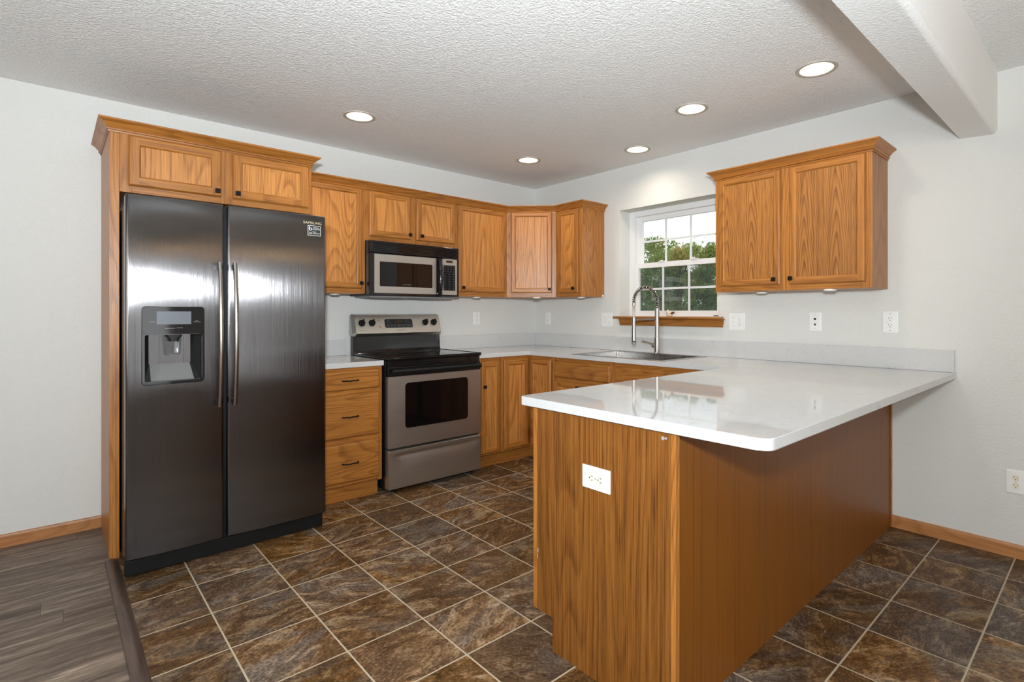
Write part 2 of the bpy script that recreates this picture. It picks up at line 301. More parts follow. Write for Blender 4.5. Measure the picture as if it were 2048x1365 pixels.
# ------------------------------------------------------------------ mesh builder
class B:
    def __init__(s): s.bm = bmesh.new()
    def _bev(s, vs, w, seg=2):
        es = {e for v in vs for e in v.link_edges}
        bmesh.ops.bevel(s.bm, geom=list(es), offset=w, segments=seg, profile=.5, affect='EDGES', clamp_overlap=True)
    def box(s, x0, x1, y0, y1, z0, z1, bev=0, mi=0, seg=2):
        vs = [s.bm.verts.new(p) for p in ((x0,y0,z0),(x1,y0,z0),(x1,y1,z0),(x0,y1,z0),(x0,y0,z1),(x1,y0,z1),(x1,y1,z1),(x0,y1,z1))]
        fs = [s.bm.faces.new([vs[i] for i in f]) for f in ((3,2,1,0),(4,5,6,7),(0,1,5,4),(1,2,6,5),(2,3,7,6),(3,0,4,7))]
        for f in fs: f.material_index = mi
        if bev: s._bev(vs, bev, seg)
        return s
    def quad(s, *ps, mi=0):
        f = s.bm.faces.new([s.bm.verts.new(p) for p in ps]); f.material_index = mi; return s
    def prism(s, poly, axis, a0, a1, bev=0, mi=0, seg=2):
        """poly: 2-D points; axis X -> (y,z), Y -> (x,z), Z -> (x,y)"""
        def P(p, a): return {'X': (a, p[0], p[1]), 'Y': (p[0], a, p[1]), 'Z': (p[0], p[1], a)}[axis]
        b = [s.bm.verts.new(P(p, a0)) for p in poly]; t = [s.bm.verts.new(P(p, a1)) for p in poly]; n = len(poly)
        fs = [s.bm.faces.new(b[::-1]), s.bm.faces.new(t)] + [s.bm.faces.new((b[i], b[(i+1) % n], t[(i+1) % n], t[i])) for i in range(n)]
        for f in fs: f.material_index = mi
        if bev:
            es = [e for f in fs[:2] for e in f.edges]
            bmesh.ops.bevel(s.bm, geom=es, offset=bev, segments=seg, profile=.5, affect='EDGES', clamp_overlap=True)
        return s
    def loft(s, rings, cap0=True, cap1=True, mi=0, closed=True):
        R_ = [[s.bm.verts.new(p) for p in r] for r in rings]; n = len(rings[0])
        for a, b in zip(R_, R_[1:]):
            for i in range(n if closed else n - 1):
                f = s.bm.faces.new((a[i], a[(i+1) % n], b[(i+1) % n], b[i])); f.material_index = mi
        if cap0: s.bm.faces.new(R_[0][::-1]).material_index = mi
        if cap1: s.bm.faces.new(R_[-1]).material_index = mi
        return s
    def lathe(s, prof, o=(0, 0, 0), axis='Z', n=24, mi=0, cap0=True, cap1=True):
        rings = []
        for r, h in prof:
            r = max(r, 1e-4); rg = []
            for i in range(n):
                c, q = r * math.cos(2*math.pi*i/n), r * math.sin(2*math.pi*i/n)
                p = {'Z': (c, q, h), 'Y': (c, h, q), 'X': (h, c, q)}[axis]; rg.append((o[0]+p[0], o[1]+p[1], o[2]+p[2]))
            rings.append(rg)
        return s.loft(rings, cap0, cap1, mi)
    def tube(s, pts, r, n=8, mi=0, flat=None):
        pts = [Vector(p) for p in pts]; rings = []; up = None
        for i, p in enumerate(pts):
            t = (pts[min(i+1, len(pts)-1)] - pts[max(i-1, 0)]).normalized()
            if up is None:
                up = Vector((0, 0, 1)) if abs(t.z) < .9 else Vector((0, 1, 0))
            up = (up - t * up.dot(t)).normalized(); sd = t.cross(up)
            rr = r[i] if isinstance(r, (list, tuple)) else r; k = flat or 1.
            rings.append([p + sd * math.cos(2*math.pi*j/n) * rr + up * math.sin(2*math.pi*j/n) * rr * k for j in range(n)])
        return s.loft(rings, mi=mi)
    def rings(s, x0, x1, z0, z1, rs, fill=None, back=None):
        """picture-frame rings; rs = (inset, y); uprights slot 0, level slot 1"""
        def P(i, y): return ((x0+i, y, z0+i), (x1-i, y, z0+i), (x1-i, y, z1-i), (x0+i, y, z1-i))
        for (i0, y0), (i1, y1) in zip(rs, rs[1:]):
            a, b = P(i0, y0), P(i1, y1)
            if abs(y0 - y1) < 1e-6 and i1 - i0 > .015:      # flat face of the frame: stiles run through, rails between them
                s.quad((x0+i0, y0, z0+i0), (x0+i1, y0, z0+i0), (x0+i1, y0, z1-i0), (x0+i0, y0, z1-i0), mi=0)
                s.quad((x1-i1, y0, z0+i0), (x1-i0, y0, z0+i0), (x1-i0, y0, z1-i0), (x1-i1, y0, z1-i0), mi=0)
                s.quad((x0+i1, y0, z0+i0), (x1-i1, y0, z0+i0), (x1-i1, y0, z0+i1), (x0+i1, y0, z0+i1), mi=1)
                s.quad((x0+i1, y0, z1-i1), (x1-i1, y0, z1-i1), (x1-i1, y0, z1-i0), (x0+i1, y0, z1-i0), mi=1)
            else:
                for k, mi in ((0, 1), (1, 0), (2, 1), (3, 0)):
                    s.quad(a[k], a[(k+1) % 4], b[(k+1) % 4], b[k], mi=mi)
        if fill is not None: s.quad(*P(*rs[-1]), mi=fill)
        if back is not None: s.quad(*P(*rs[0]), mi=back)
        return s

def kids(o): return [c for c in bpy.data.objects if c.parent == o]
def obj(name, b, mats, parent=None, loc=None, smooth=40, merge=False):
    bm = b.bm if isinstance(b, B) else b
    if merge: bmesh.ops.remove_doubles(bm, verts=bm.verts, dist=1e-4)
    bmesh.ops.recalc_face_normals(bm, faces=bm.faces)
    me = bpy.data.meshes.new(name); bm.to_mesh(me); bm.free()
    for m in (mats if isinstance(mats, (list, tuple)) else [mats]): me.materials.append(M[m] if isinstance(m, str) else m)
    if smooth:
        for p in me.polygons: p.use_smooth = True
        me.set_sharp_from_angle(angle=R(smooth))
    o = bpy.data.objects.new(name, me); COL.objects.link(o)
    if smooth:
        wm = o.modifiers.new('weighted', 'WEIGHTED_NORMAL'); wm.keep_sharp = True; wm.weight = 80
    if parent is not None: o.parent = parent
    if loc: o.location = loc
    return o
def tag(o, label=None, cat=None, group=None, kind=None):
    for k, v in (('label', label), ('category', cat), ('group', group), ('kind', kind)):
        if v: o[k] = v
    return o
MAT = {}
def thing(name, label, cat, loc=(0, 0, 0), rotz=0., group=None, kind=None):
    o = bpy.data.objects.new(name, None); COL.objects.link(o); o.empty_display_size = .1
    o.location = loc; o.rotation_euler = (0, 0, rotz)
    MAT[o.name] = Matrix.Translation(loc) @ Matrix.Rotation(rotz, 4, 'Z')
    return tag(o, label, cat, group, kind)
def dup(root, loc, label, group=None):
    r = root.copy(); COL.objects.link(r); r.location = loc; r['label'] = label
    if group: r['group'] = group
    for ch in kids(root):
        c = ch.copy(); COL.objects.link(c); c.parent = r
        for g in kids(ch):
            d = g.copy(); COL.objects.link(d); d.parent = c
    return r
def cut(o, cb):
    """subtract a builder's solid from o's mesh for good"""
    bmesh.ops.recalc_face_normals(cb.bm, faces=cb.bm.faces)
    me = bpy.data.meshes.new('cutter'); cb.bm.to_mesh(me); cb.bm.free(); c = bpy.data.objects.new('cutter', me); COL.objects.link(c)
    if o.parent: c.parent = o.parent
    had = 'weighted' in o.modifiers
    if had: o.modifiers.remove(o.modifiers['weighted'])
    md = o.modifiers.new('cut', 'BOOLEAN'); md.object = c; md.operation = 'DIFFERENCE'; md.solver = 'EXACT'
    bpy.context.view_layer.update(); dg = bpy.context.evaluated_depsgraph_get()
    nm = bpy.data.meshes.new_from_object(o.evaluated_get(dg)); o.modifiers.remove(md); old = o.data; o.data = nm; nm.name = o.name
    bpy.data.objects.remove(c); bpy.data.meshes.remove(me)
    nm.set_sharp_from_angle(angle=R(35))
    if had: wm = o.modifiers.new('weighted', 'WEIGHTED_NORMAL'); wm.keep_sharp = True; wm.weight = 80
def text(name, body, size, parent, pos, mat, align='CENTER', rot=None, ext=.0004, sx=1.):
    cu = bpy.data.curves.new('t', 'FONT'); cu.body = body; cu.size = size; cu.align_x = align; cu.align_y = 'CENTER'; cu.extrude = ext
    t = bpy.data.objects.new('t', cu); COL.objects.link(t); bpy.context.view_layer.update()
    me = bpy.data.meshes.new_from_object(t.evaluated_get(bpy.context.evaluated_depsgraph_get())); bpy.data.objects.remove(t)
    me.transform(Matrix.Translation(pos) @ (rot or Matrix()) @ Matrix.Rotation(R(90), 4, 'X') @ Matrix.Diagonal((sx, 1, 1, 1)))
    me.name = name; me.materials.clear(); me.materials.append(M[mat])
    o = bpy.data.objects.new(name, me); COL.objects.link(o); o.parent = parent; return o
def rr(x0, x1, z0, z1, r, n=5):
    """rounded rectangle outline"""
    pts = []
    for cx, cz, a in ((x1-r, z1-r, 0), (x0+r, z1-r, 90), (x0+r, z0+r, 180), (x1-r, z0+r, 270)):
        for i in range(n + 1):
            t = R(a + 90*i/n); pts.append((cx + r*math.cos(t), cz + r*math.sin(t)))
    return pts

# ------------------------------------------------------------------ room shell
H = 2.467; XL, YF = -8.0, -8.0
S = dict(kind='structure')
fl_t = tag(obj('floor', B().box(-3.345, 0, YF, 0, -.06, 0), 'tile'), 'brown slate-look tile floor with pale grout lines', **S)
fl_p = tag(obj('floor', B().box(XL, -3.345, YF, 0, -.06, -.001), 'planks'), 'grey-brown wood plank floor left of the refrigerator', **S)
b = B()
b.loft([[(-3.372, y, 0), (-3.368, y, .009), (-3.352, y, .012), (-3.335, y, .010), (-3.318, y, .001), (-3.318, y, 0)] for y in (-.585, YF + .05)])
tag(obj('trim_1', b, 'thresh'), 'dark wood threshold strip between plank floor and tiles', **S)
LAMPS = [(-2.139, -.734), (-.726, -.731), (-.308, -1.503), (-.714, -2.217), (-.717, -2.935)]
ce = tag(obj('ceiling', B().box(XL, 0, YF, 0, H, H + .2), 'ceil', smooth=0), 'textured off-white ceiling', **S)
cb = B()
for x, y in LAMPS: cb.lathe([(.081, H - .1), (.081, H + .12)], (x, y, 0))
cut(ce, cb)
tag(obj('wall_back', B().box(XL - .15, .17, 0, .15, -.06, H + .2), 'wall', smooth=0), 'off-white textured wall behind the refrigerator and range', **S)
wr = tag(obj('wall_right', B().box(0, .17, YF - .15, 0, -.06, H + .2), 'wall', smooth=0), 'off-white textured wall with the window', **S)
cut(wr, B().box(-.05, .25, -1.997, -1.079, 1.185, 2.102))
wf = tag(obj('wall_front', B().box(XL - .15, 0, YF - .15, YF, -.06, H + .2), 'wall', smooth=0), 'off-white wall behind the viewer', **S)
cut(wf, B().box(-4.6, -2.2, YF - .3, YF + .1, .12, 2.12))
wl = tag(obj('wall_left', B().box(XL - .15, XL, YF, 0, -.06, H + .2), 'wall', smooth=0), 'off-white wall far left of the viewer', **S)
cut(wl, B().box(XL - .3, XL + .1, -5.7, -3.5, .7, 2.2))
# dropped beam along x with a softly rounded lower edge
prof = [(-3.395, H + .01), (-3.395, 2.165), (-3.398, 2.160), (-3.53, 2.152)] + [(-3.53 - .022*math.sin(R(a)), 2.174 - .022*math.cos(R(a))) for a in (15, 30, 45, 60, 75, 90)] + [(-3.552, H + .01)]
tag(obj('ceiling_beam', B().prism(prof, 'X', XL + .02, 0.0), 'beam', smooth=35), 'white textured dropped beam across the ceiling', **S)
bbp = [(0, 0), (-.013, 0), (-.013, .052), (-.010, .062), (-.005, .068), (0, .068)]
tag(obj('baseboard_back', B().prism([(p[0], p[1]) for p in bbp], 'X', XL, -3.354), 'base_trim'), 'oak baseboard left of the refrigerator panel', **S)
tag(obj('baseboard_right', B().prism([(p[0], p[1]) for p in bbp], 'Y', YF, -3.083), 'base_trim_y'), 'oak baseboard on the right wall past the peninsula', **S)
tag(obj('trim_2', B().box(-4.66, -4.60, YF, YF + .02, .0, 2.18).box(-2.2, -2.14, YF, YF + .02, 0, 2.18).box(-4.6, -2.2, YF, YF + .02, 2.12, 2.18), 'base_trim'), 'oak casing of the patio door', **S)

# ------------------------------------------------------------------ cabinet helpers (front faces local -y, x runs to the right)
def knob(par, x, z, yf):
    k = B().lathe([(.0055, yf), (.0055, yf - .014)], (x, 0, z), 'Y', 10).box(x - .0125, x + .0125, yf - .025, yf - .014, z - .0125, z + .0125, .002)
    k.box(x - .0125, x + .002, yf - .0262, yf - .0245, z - .001, z + .001).box(x + .001, x + .003, yf - .0262, yf - .0245, z - .0125, z + .0125)
    return obj('knob', k, 'knob', par)
def pull(par, x, z, yf, w=.1):
    p = [(x - w/2, yf, z), (x - w/2, yf - .020, z), (x - w/2 + .006, yf - .026, z + .001)]
    p += [(x - w/2 + w*t, yf - .026 - .004*math.sin(math.pi*t), z + .0015*math.sin(4*math.pi*t)) for t in (.15, .3, .45, .6, .75, .9)]
    p += [(x + w/2 - .004, yf - .026, z + .001), (x + w/2, yf - .020, z), (x + w/2, yf, z)]
    return obj('pull', B().tube(p, .0042, 8), 'knob', par)
DT = .019
def door(par, x0, x1, z0, z1, yb, kn=None, panel='ven', fw=.040, name='door'):
    """framed flat-panel door; yb = plane it closes on"""
    y = yb - DT
    d = obj(name, B().rings(x0, x1, z0, z1, [(0, yb), (0, y + .010), (.003, y + .006), (.005, y + .002), (.009, y), (fw - .004, y), (fw, y + .002), (fw + .004, y + .008), (fw + .006, y + .012)], back=0), ['oak', 'oakx'], par)
    obj('door_panel', B().box(x0 + fw + .003, x1 - fw - .003, y + .0085, yb - .001, z0 + fw + .003, z1 - fw - .003), panel, d)
    if kn: knob(d, kn[0], kn[1], y)
    return d
def slab(par, x0, x1, z0, z1, yb, pl=True, name='drawer', mat='oakx'):
    y = yb - DT
    d = obj(name, B().rings(x0, x1, z0, z1, [(0, yb), (0, y + .012), (.004, y + .007), (.007, y + .0025), (.012, y), (.0125, y)], fill=1, back=1), [mat, mat], par)
    if pl: pull(d, (x0 + x1)/2, (z0 + z1)/2, y)
    return d
def face(par, W_, z0, z1, yb, uprights, rails):
    """face frame: uprights = (x0,x1), rails = (x0,x1,z0,z1)"""
    f = B()
    for a, c in uprights: f.box(a, c, yb, yb + .019, z0, z1, .0008, 0, 1)
    for a, c, p, q in rails: f.box(a, c, yb + .0004, yb + .019, p, q, .0008, 1, 1)
    return obj('face_frame', f, ['oak', 'oakx'], par)
CP = [(0, 0), (.005, 0), (.006, .007), (.004, .0085), (.011, .010), (.013, .0155), (.007, .0185), (.009, .021), (.016, .027), (.024, .038), (.035, .047), (.043, .051), (.0445, .053), (.0445, .060), (0, .060)]
def crown(par, path, i0, i1, z0, name='crown_molding'):
    """moulding along a world path (left to right seen from the room); only segments i0..i1"""
    inv = MAT[par.name].inverted(); n = len(path); segs = [(Vector(path[i+1]) - Vector(path[i])).normalized() for i in range(n - 1)]
    b = B()
    for i in range(i0, i1):
        R_ = []
        for j in (i, i + 1):
            d0 = segs[max(j - 1, 0)]; d1 = segs[min(j, n - 2)]
            n0, n1 = Vector((d0.y, -d0.x)), Vector((d1.y, -d1.x)); m = (n0 + n1); m = m / m.dot(n0) if m.length > 1e-6 else n0
            R_.append([tuple(inv @ Vector((path[j][0] + m.x*o, path[j][1] + m.y*o, z0 + z))) for o, z in CP])
        dl = (Vector(R_[1][0]) - Vector(R_[0][0])); k = 0 if abs(dl.x) > abs(dl.y)*.9 else 1
        b.loft(R_, mi=k)
    return obj(name, b, ['oakx', 'oaky'], par, smooth=30)

# ------------------------------------------------------------------ cabinet over the refrigerator, with its tall side panel
FD = .5687
c = thing('fridge_cabinet', 'wide shallow two-door oak cabinet above the refrigerator, under its own crown molding', 'cabinet', (-3.352, 0, 0))
W_ = -2.375 + 3.352
sp_ = thing('side_panel', 'tall floor-length oak side panel standing left of the refrigerator', 'panel', (-3.352, 0, 0))
obj('panel_board', B().box(0, .0352, -FD + .019, -.003, 0, 2.136, .001), 'oak', sp_)
obj('front_edge', B().box(-.0006, .0400, -FD, -FD + .019, 0, 2.136, .0015), 'oak', sp_)
obj('carcass', B().box(.036, W_, -FD + .019, -.003, 1.843, 2.15), 'oak', c)
face(c, W_, 1.843, 2.15, -FD, [(.0405, .090), (.486, .541), (.95, W_)], [(.09, .486, 1.843, 1.885), (.541, .95, 1.843, 1.885), (.09, .486, 2.125, 2.15), (.541, .95, 2.125, 2.15)])
door(c, .074, .486, 1.877, 2.133, -FD, (.463, 1.905), 'flame', .047)
door(c, .541, .956, 1.877, 2.133, -FD, (.563, 1.905), 'flame', .047)
crown(c, [(-3.352, -.003), (-3.352, -FD), (-2.375, -FD), (-2.375, -.003)], 0, 3, 2.137)

# ------------------------------------------------------------------ wall cabinets, back run and corner
UD = .285; ZB, ZT = 1.369, 2.13; ZC = 2.113
path = [(-2.374, -UD), (-.5955, -UD), (-.285, -.5985), (-.285, -.911), (-.003, -.911)]
def subcrown(par, xa, xb):
    p = [(xa, -UD), (xb, -UD)]; crown(par, p, 0, 1, ZC)
def carc(par, x0, x1, z0=ZB, d=UD): obj('carcass', B().box(x0, x1, -d + .019, -.003, z0, ZT), 'oak', par)
c = thing('wall_cabinet', 'tall single-door oak wall cabinet between the refrigerator and the microwave', 'cabinet', (-2.374, 0, 0))
w = .473; carc(c, 0, w)
face(c, w, ZB, ZT, -UD, [(0, .04), (w - .04, w)], [(.04, w - .04, ZB, ZB + .045), (.04, w - .04, ZT - .04, ZT)])
door(c, .024, .446, 1.404, 2.121, -UD, (.432, 1.443), 'flame'); subcrown(c, -2.374, -1.901)
c = thing('wall_cabinet', 'short two-door oak wall cabinet directly above the microwave', 'cabinet', (-1.901, 0, 0))
w = .770; carc(c, 0, w, 1.756)
face(c, w, 1.756, ZT, -UD, [(0, .04), (.352, .415), (w - .04, w)], [(.04, .352, 1.756, 1.80), (.415, w - .04, 1.756, 1.80), (.04, .352, ZT - .04, ZT), (.415, w - .04, ZT - .04, ZT)])
door(c, .027, .357, 1.789, 2.119, -UD, (.343, 1.824), 'flame'); door(c, .408, .757, 1.789, 2.119, -UD, (.446, 1.824), 'flame'); subcrown(c, -1.901, -1.131)
c = thing('wall_cabinet', 'wide single-door oak wall cabinet right of the microwave', 'cabinet', (-1.131, 0, 0))
w = .5345; carc(c, 0, w)
face(c, w, ZB, ZT, -UD, [(0, .035), (w - .035, w)], [(.035, w - .035, ZB, ZB + .045), (.035, w - .035, ZT - .04, ZT)])
door(c, .021, .517, 1.406, 2.119, -UD, (.058, 1.440), 'flame'); crown(c, [(-1.131, -UD)] + path[1:], 0, 1, ZC)
# diagonal corner unit: local x along the diagonal front
ang = math.atan2(-.5985 + .285, -.285 + .5955)
c = thing('corner_wall_cabinet', 'diagonal oak corner wall cabinet facing the room', 'cabinet', (-.5955, -.285, 0), ang)
inv = MAT[c.name].inverted()
pl = [inv @ Vector((x, y, 0)) for x, y in ((-.5955, -.003), (-.5955, -.285), (-.285, -.5985), (-.003, -.5985), (-.003, -.003))]
poly = [(p.x, p.y) for p in pl]; poly[1] = (poly[1][0] + .0, poly[1][1] + .002); poly[2] = (poly[2][0], poly[2][1] + .002)
obj('carcass', B().prism(poly, 'Z', ZB, ZT), 'oak', c)
L = .4412
face(c, L, ZB, ZT, -.001, [(0.001, .045), (L - .04, L - .001)], [(.045, L - .04, ZB, ZB + .045), (.045, L - .04, ZT - .04, ZT)])
door(c, .041, .404, 1.408, 2.122, -.001, (.382, 1.440), 'flame'); crown(c, path, 1, 2, ZC)
c = thing('wall_cabinet', 'narrow single-door oak wall cabinet at the left of the window', 'cabinet', (0, -.5985, 0), R(-90))
w = .3125; carc(c, 0.001, w)
face(c, w, ZB, ZT, -UD, [(0.001, .035), (w - .042, w)], [(.035, w - .042, ZB, ZB + .04), (.035, w - .042, ZT - .04, ZT)])
door(c, .040, .274, 1.402, 2.116, -UD, (.236, 1.440), 'flame'); crown(c, path, 2, 4, ZC)
obj('corner_chip', B().box(w - .0005, w + .0012, -.030, -.012, ZB + .002, ZB + .02), 'print', c)
c = thing('wall_cabinet', 'two-door oak wall cabinet at the right of the window, standing alone', 'cabinet', (0, -2.135, 0), R(-90))
w = .929; carc(c, 0, w)
face(c, w, ZB, ZT, -UD, [(0, .036), (.430, .495), (w - .045, w)], [(.036, .430, ZB, ZB + .045), (.495, w - .045, ZB, ZB + .045), (.036, .430, ZT - .04, ZT), (.495, w - .045, ZT - .04, ZT)])
door(c, .030, .438, 1.402, 2.109, -UD, (.404, 1.436), 'ven'); door(c, .489, .899, 1.402, 2.109, -UD, (.505, 1.438), 'ven')
crown(c, [(-.003, -2.135), (-UD, -2.135), (-UD, -3.064), (-.003, -3.064)], 0, 3, ZC)

# puck lights under the wall cabinets
pk = thing('puck_light', 'round white puck light under the cabinet between refrigerator and microwave', 'light', (-2.087, -.20, ZB), group='white puck lights under the wall cabinets')
obj('housing', B().lathe([(.030, 0), (.034, -.003), (.034, -.009), (.030, -.011)], n=24), 'white', pk)
obj('lens', B().lathe([(.026, -.0108), (.024, -.0125), (.001, -.013)], n=24), 'vinyl', pk)
for (x, y), l in zip([(-.885, -.235), (-.425, -.495), (-.225, -.845), (-.175, -2.400), (-.262, -2.842)],
        ['round white puck light under the cabinet right of the microwave', 'round white puck light under the diagonal corner cabinet', 'round white puck light under the narrow cabinet left of the window',
         'left of two white puck lights under the cabinet right of the window', 'right of two white puck lights under the cabinet right of the window']):
    dup(pk, (x, y, ZB), l)

# ------------------------------------------------------------------ base cabinets
BD = .6; KD = .535; TZ = .878; KZ = .112
def base(par, w, x0=0., kick=True):
    obj('carcass', B().box(x0, w, -BD + .019, -.004, KZ, TZ - .001), 'oak', par)
    if kick: obj('toe_kick', B().box(x0, w, -KD, -KD + .018, 0, KZ), 'oakx', par)
c = thing('drawer_cabinet', 'oak three-drawer base cabinet between the refrigerator and the range', 'cabinet', (-2.374, 0, 0))
w = .449; base(c, w)
face(c, w, KZ, TZ - .001, -BD, [(0, .03), (w - .03, w)], [(.03, w - .03, .125, .15), (.03, w - .03, .38, .43), (.03, w - .03, .69, .735), (.03, w - .03, .855, TZ - .001)])
for z0, z1 in ((.139, .394), (.426, .703), (.733, .860)): slab(c, .016, .428, z0, z1, -BD)
c = thing('base_cabinet', 'narrow oak base cabinet with one black knob, just right of the range', 'cabinet', (-1.128, 0, 0))
w = .222; base(c, w)
face(c, w, KZ, TZ - .001, -BD, [(0, .03), (w - .03, w)], [(.03, w - .03, KZ, .15), (.03, w - .03, .84, TZ - .001)])
door(c, .020, .200, .128, .848, -BD, (.040, .655), 'flame', .038)
c = thing('corner_base_cabinet', 'inside-corner oak base cabinet with two doors meeting at a right angle', 'cabinet', (-.905, 0, 0))
obj('carcass', B().prism([(0, -.004), (0, -BD + .019), (.324, -BD + .019), (.324, -.905), (.901, -.905), (.901, -.004)], 'Z', KZ, TZ - .001), 'oak', c)
obj('face_frame', B().box(0, .022, -BD, -BD + .019, KZ, TZ - .001).box(.022, .305, -BD + .0004, -BD + .019, KZ, .128, mi=1).box(.022, .305, -BD + .0004, -BD + .019, .846, TZ - .001, mi=1)
    .box(.305, .324, -.905, -.88, KZ, TZ - .001).box(.3054, .324, -.88, -BD, KZ, .128, mi=2).box(.3054, .324, -.88, -BD, .846, TZ - .001, mi=2), ['oak', 'oakx', 'oaky'], c)
obj('toe_kick', B().box(0, .387, -KD, -KD + .018, 0, KZ).box(.369, .387, -.905, -KD, 0, KZ, mi=1), ['oakx', 'oaky'], c)
door(c, .027, .278, .128, .850, -BD, None, 'flame', .042)
# the leaf on the window side
d2 = obj('door', B().rings(.628, .872, .128, .850, [(0, 0), (0, -.009), (.003, -.013), (.009, -DT), (.036, -DT), (.040, -.017), (.046, -.007)], back=0), ['oak', 'oaky'], c)
obj('door_panel', B().box(.628 + .043, .872 - .043, -.0105, -.001, .171, .807), 'flame', d2)
rotm = Matrix(((0, 1, 0, .905 - .600), (-1, 0, 0, 0), (0, 0, 1, 0), (0, 0, 0, 1)))
for q in [d2] + kids(d2): q.data.transform(rotm)
c = thing('sink_cabinet', 'oak sink base cabinet with two false drawer fronts below the faucet', 'cabinet', (0, -.906, 0), R(-90))
w = 1.56; base(c, w); cut(kids(c)[0], B().box(.17, 1.06, -BD + .005, .01, .60, .95))
face(c, w, KZ, TZ - .001, -BD, [(0, .03), (.575, .64), (1.205, w)], [(.03, .575, KZ, .14), (.64, 1.205, KZ, .14), (.03, .575, .685, .73), (.64, 1.205, .685, .73), (.03, .575, .845, TZ - .001), (.64, 1.205, .845, TZ - .001)])
slab(c, .010, .585, .722, .853, -BD, False, 'false_front'); slab(c, .630, 1.215, .722, .853, -BD, False, 'false_front')
door(c, .010, .300, .128, .695, -BD, (.28, .66), 'flame'); door(c, .304, .585, .128, .695, -BD, (.325, .66), 'flame')
door(c, .630, .920, .128, .695, -BD, (.90, .66), 'flame'); door(c, .924, 1.215, .128, .695, -BD, (.945, .66), 'flame')
# peninsula
PX = -2.226
c = thing('peninsula_cabinet', 'oak peninsula cabinet with broad end panel and dark brown back, in the right foreground', 'cabinet', (PX, -3.08, 0))
py = lambda y: y + 3.08
end = [(py(-2.476), .123), (py(-2.579), .123), (py(-2.579), 0), (py(-3.099), 0), (py(-3.099), TZ - .004), (py(-2.476), TZ - .004)]
obj('end_panel', B().prism([(a, z) for a, z in end], 'X', 0, .019), 'endp', c)
obj('front_stile', B().box(-.0008, .02, py(-2.496), py(-2.4755), .123, TZ - .004, .001), 'oak', c)
obj('corner_post', B().box(-.0008, .0195, py(-3.1002), py(-3.083), 0, TZ - .004, .0015), 'oak', c)
obj('back_panel', B().box(.0195, -.004 - PX, -.001, .006, 0, TZ - .002), 'backp', c)
obj('corner_bead', B().box(-.022 - PX, -.004 - PX, -.008, -.001, 0, TZ - .004, .003), 'oak', c)
obj('carcass', B().box(.02, -.625 - PX, .007, py(-2.497), .123, TZ - .002), 'oak', c)
obj('toe_kick', B().box(.02, -.625 - PX, py(-2.597), py(-2.579), 0, .123), 'oakx', c)
obj('chip_mark', B().box(-.0012, .0, py(-2.503), py(-2.499), .335, .350).box(-.0012, 0, py(-2.4995), py(-2.4975), .312, .33), 'panelgrey', c)
obj('screw_hole', B().lathe([(.006, -.0012), (.006, .0004)], (0, py(-3.055), .858), 'X', 10).lathe([(.004, -.0012), (.004, .0004)], (0, py(-3.066), .859), 'X', 8), 'panelgrey', c)
yk = py(-2.476)
for i, (a, e) in enumerate(((.02, .55), (.55, 1.08), (1.08, 1.60))):
    # doors toward the range; turned to face +y
    y0 = yk
    d = obj('door', B().rings(a + .012, e - .012, .135, .70, [(0, y0 - DT), (0, y0 + .009 - DT + .0), (.004, y0 - .003), (.009, y0), (.036, y0), (.040, y0 - .002), (.046, y0 - .010)], back=0), ['oak', 'oakx'], c)
    obj('door_panel', B().box(a + .055, e - .055, y0 - .017, y0 - .009, .178, .657), 'flame', d)
    obj('drawer', B().box(a + .012, e - .012, y0 - DT, y0, .72, .855, .004), 'oakx', c)

# ------------------------------------------------------------------ countertops
CT = .9115; CB = .879; CD = .6247
def rounded(pts):
    """pts: (x, y, r)"""
    out = []; n = len(pts)
    for i, (x, y, r) in enumerate(pts):
        p = Vector((x, y)); a = (Vector(pts[i-1][:2]) - p).normalized(); b_ = (Vector(pts[(i+1) % n][:2]) - p).normalized()
        if r <= 0: out.append((x, y)); continue
        k = 8; ce_ = p + (a + b_) * r
        for j in range(k + 1):
            t = R(90) * j / k; out.append(tuple(ce_ - b_ * r * math.cos(t) - a * r * math.sin(t)))
    return out
c = thing('countertop', 'large white quartz countertop wrapping the corner and covering the peninsula', 'countertop', (-.003, -.003, CB))
pts = rounded([(-1.129, 0, 0), (0, 0, 0), (0, -3.378, 0), (-2.235, -3.378, .032), (-2.235, -2.407, .014), (-CD + .003, -2.407, .003), (-CD + .003, -CD + .003, .003), (-1.129, -CD + .003, 0)])
top = obj('slab', B().prism(pts, 'Z', 0, CT - CB, bev=.0035, seg=3), 'quartz', c)
cut(top, B().box(-.585, -.085, -1.915, -1.125, -.05, .08))
obj('backsplash', B().box(-1.129, -.0205, -.018, 0, CT - CB + .0005, CT - CB + .118, .0015), 'quartz', c)
obj('backsplash', B().box(-.018, 0, -3.374, 0, CT - CB + .0005, CT - CB + .118, .0015), 'quartz', c)
c = thing('countertop', 'small white quartz countertop above the three-drawer cabinet', 'countertop', (-2.374, -.003, CB))
obj('slab', B().prism(rounded([(0, 0, 0), (.453, 0, 0), (.453, -CD + .003, .004), (0, -CD + .003, 0)]), 'Z', 0, CT - CB, bev=.003), 'quartz', c)
obj('backsplash', B().box(0, .445, -.018, 0, CT - CB + .0005, CT - CB + .118, .0015), 'quartz', c)

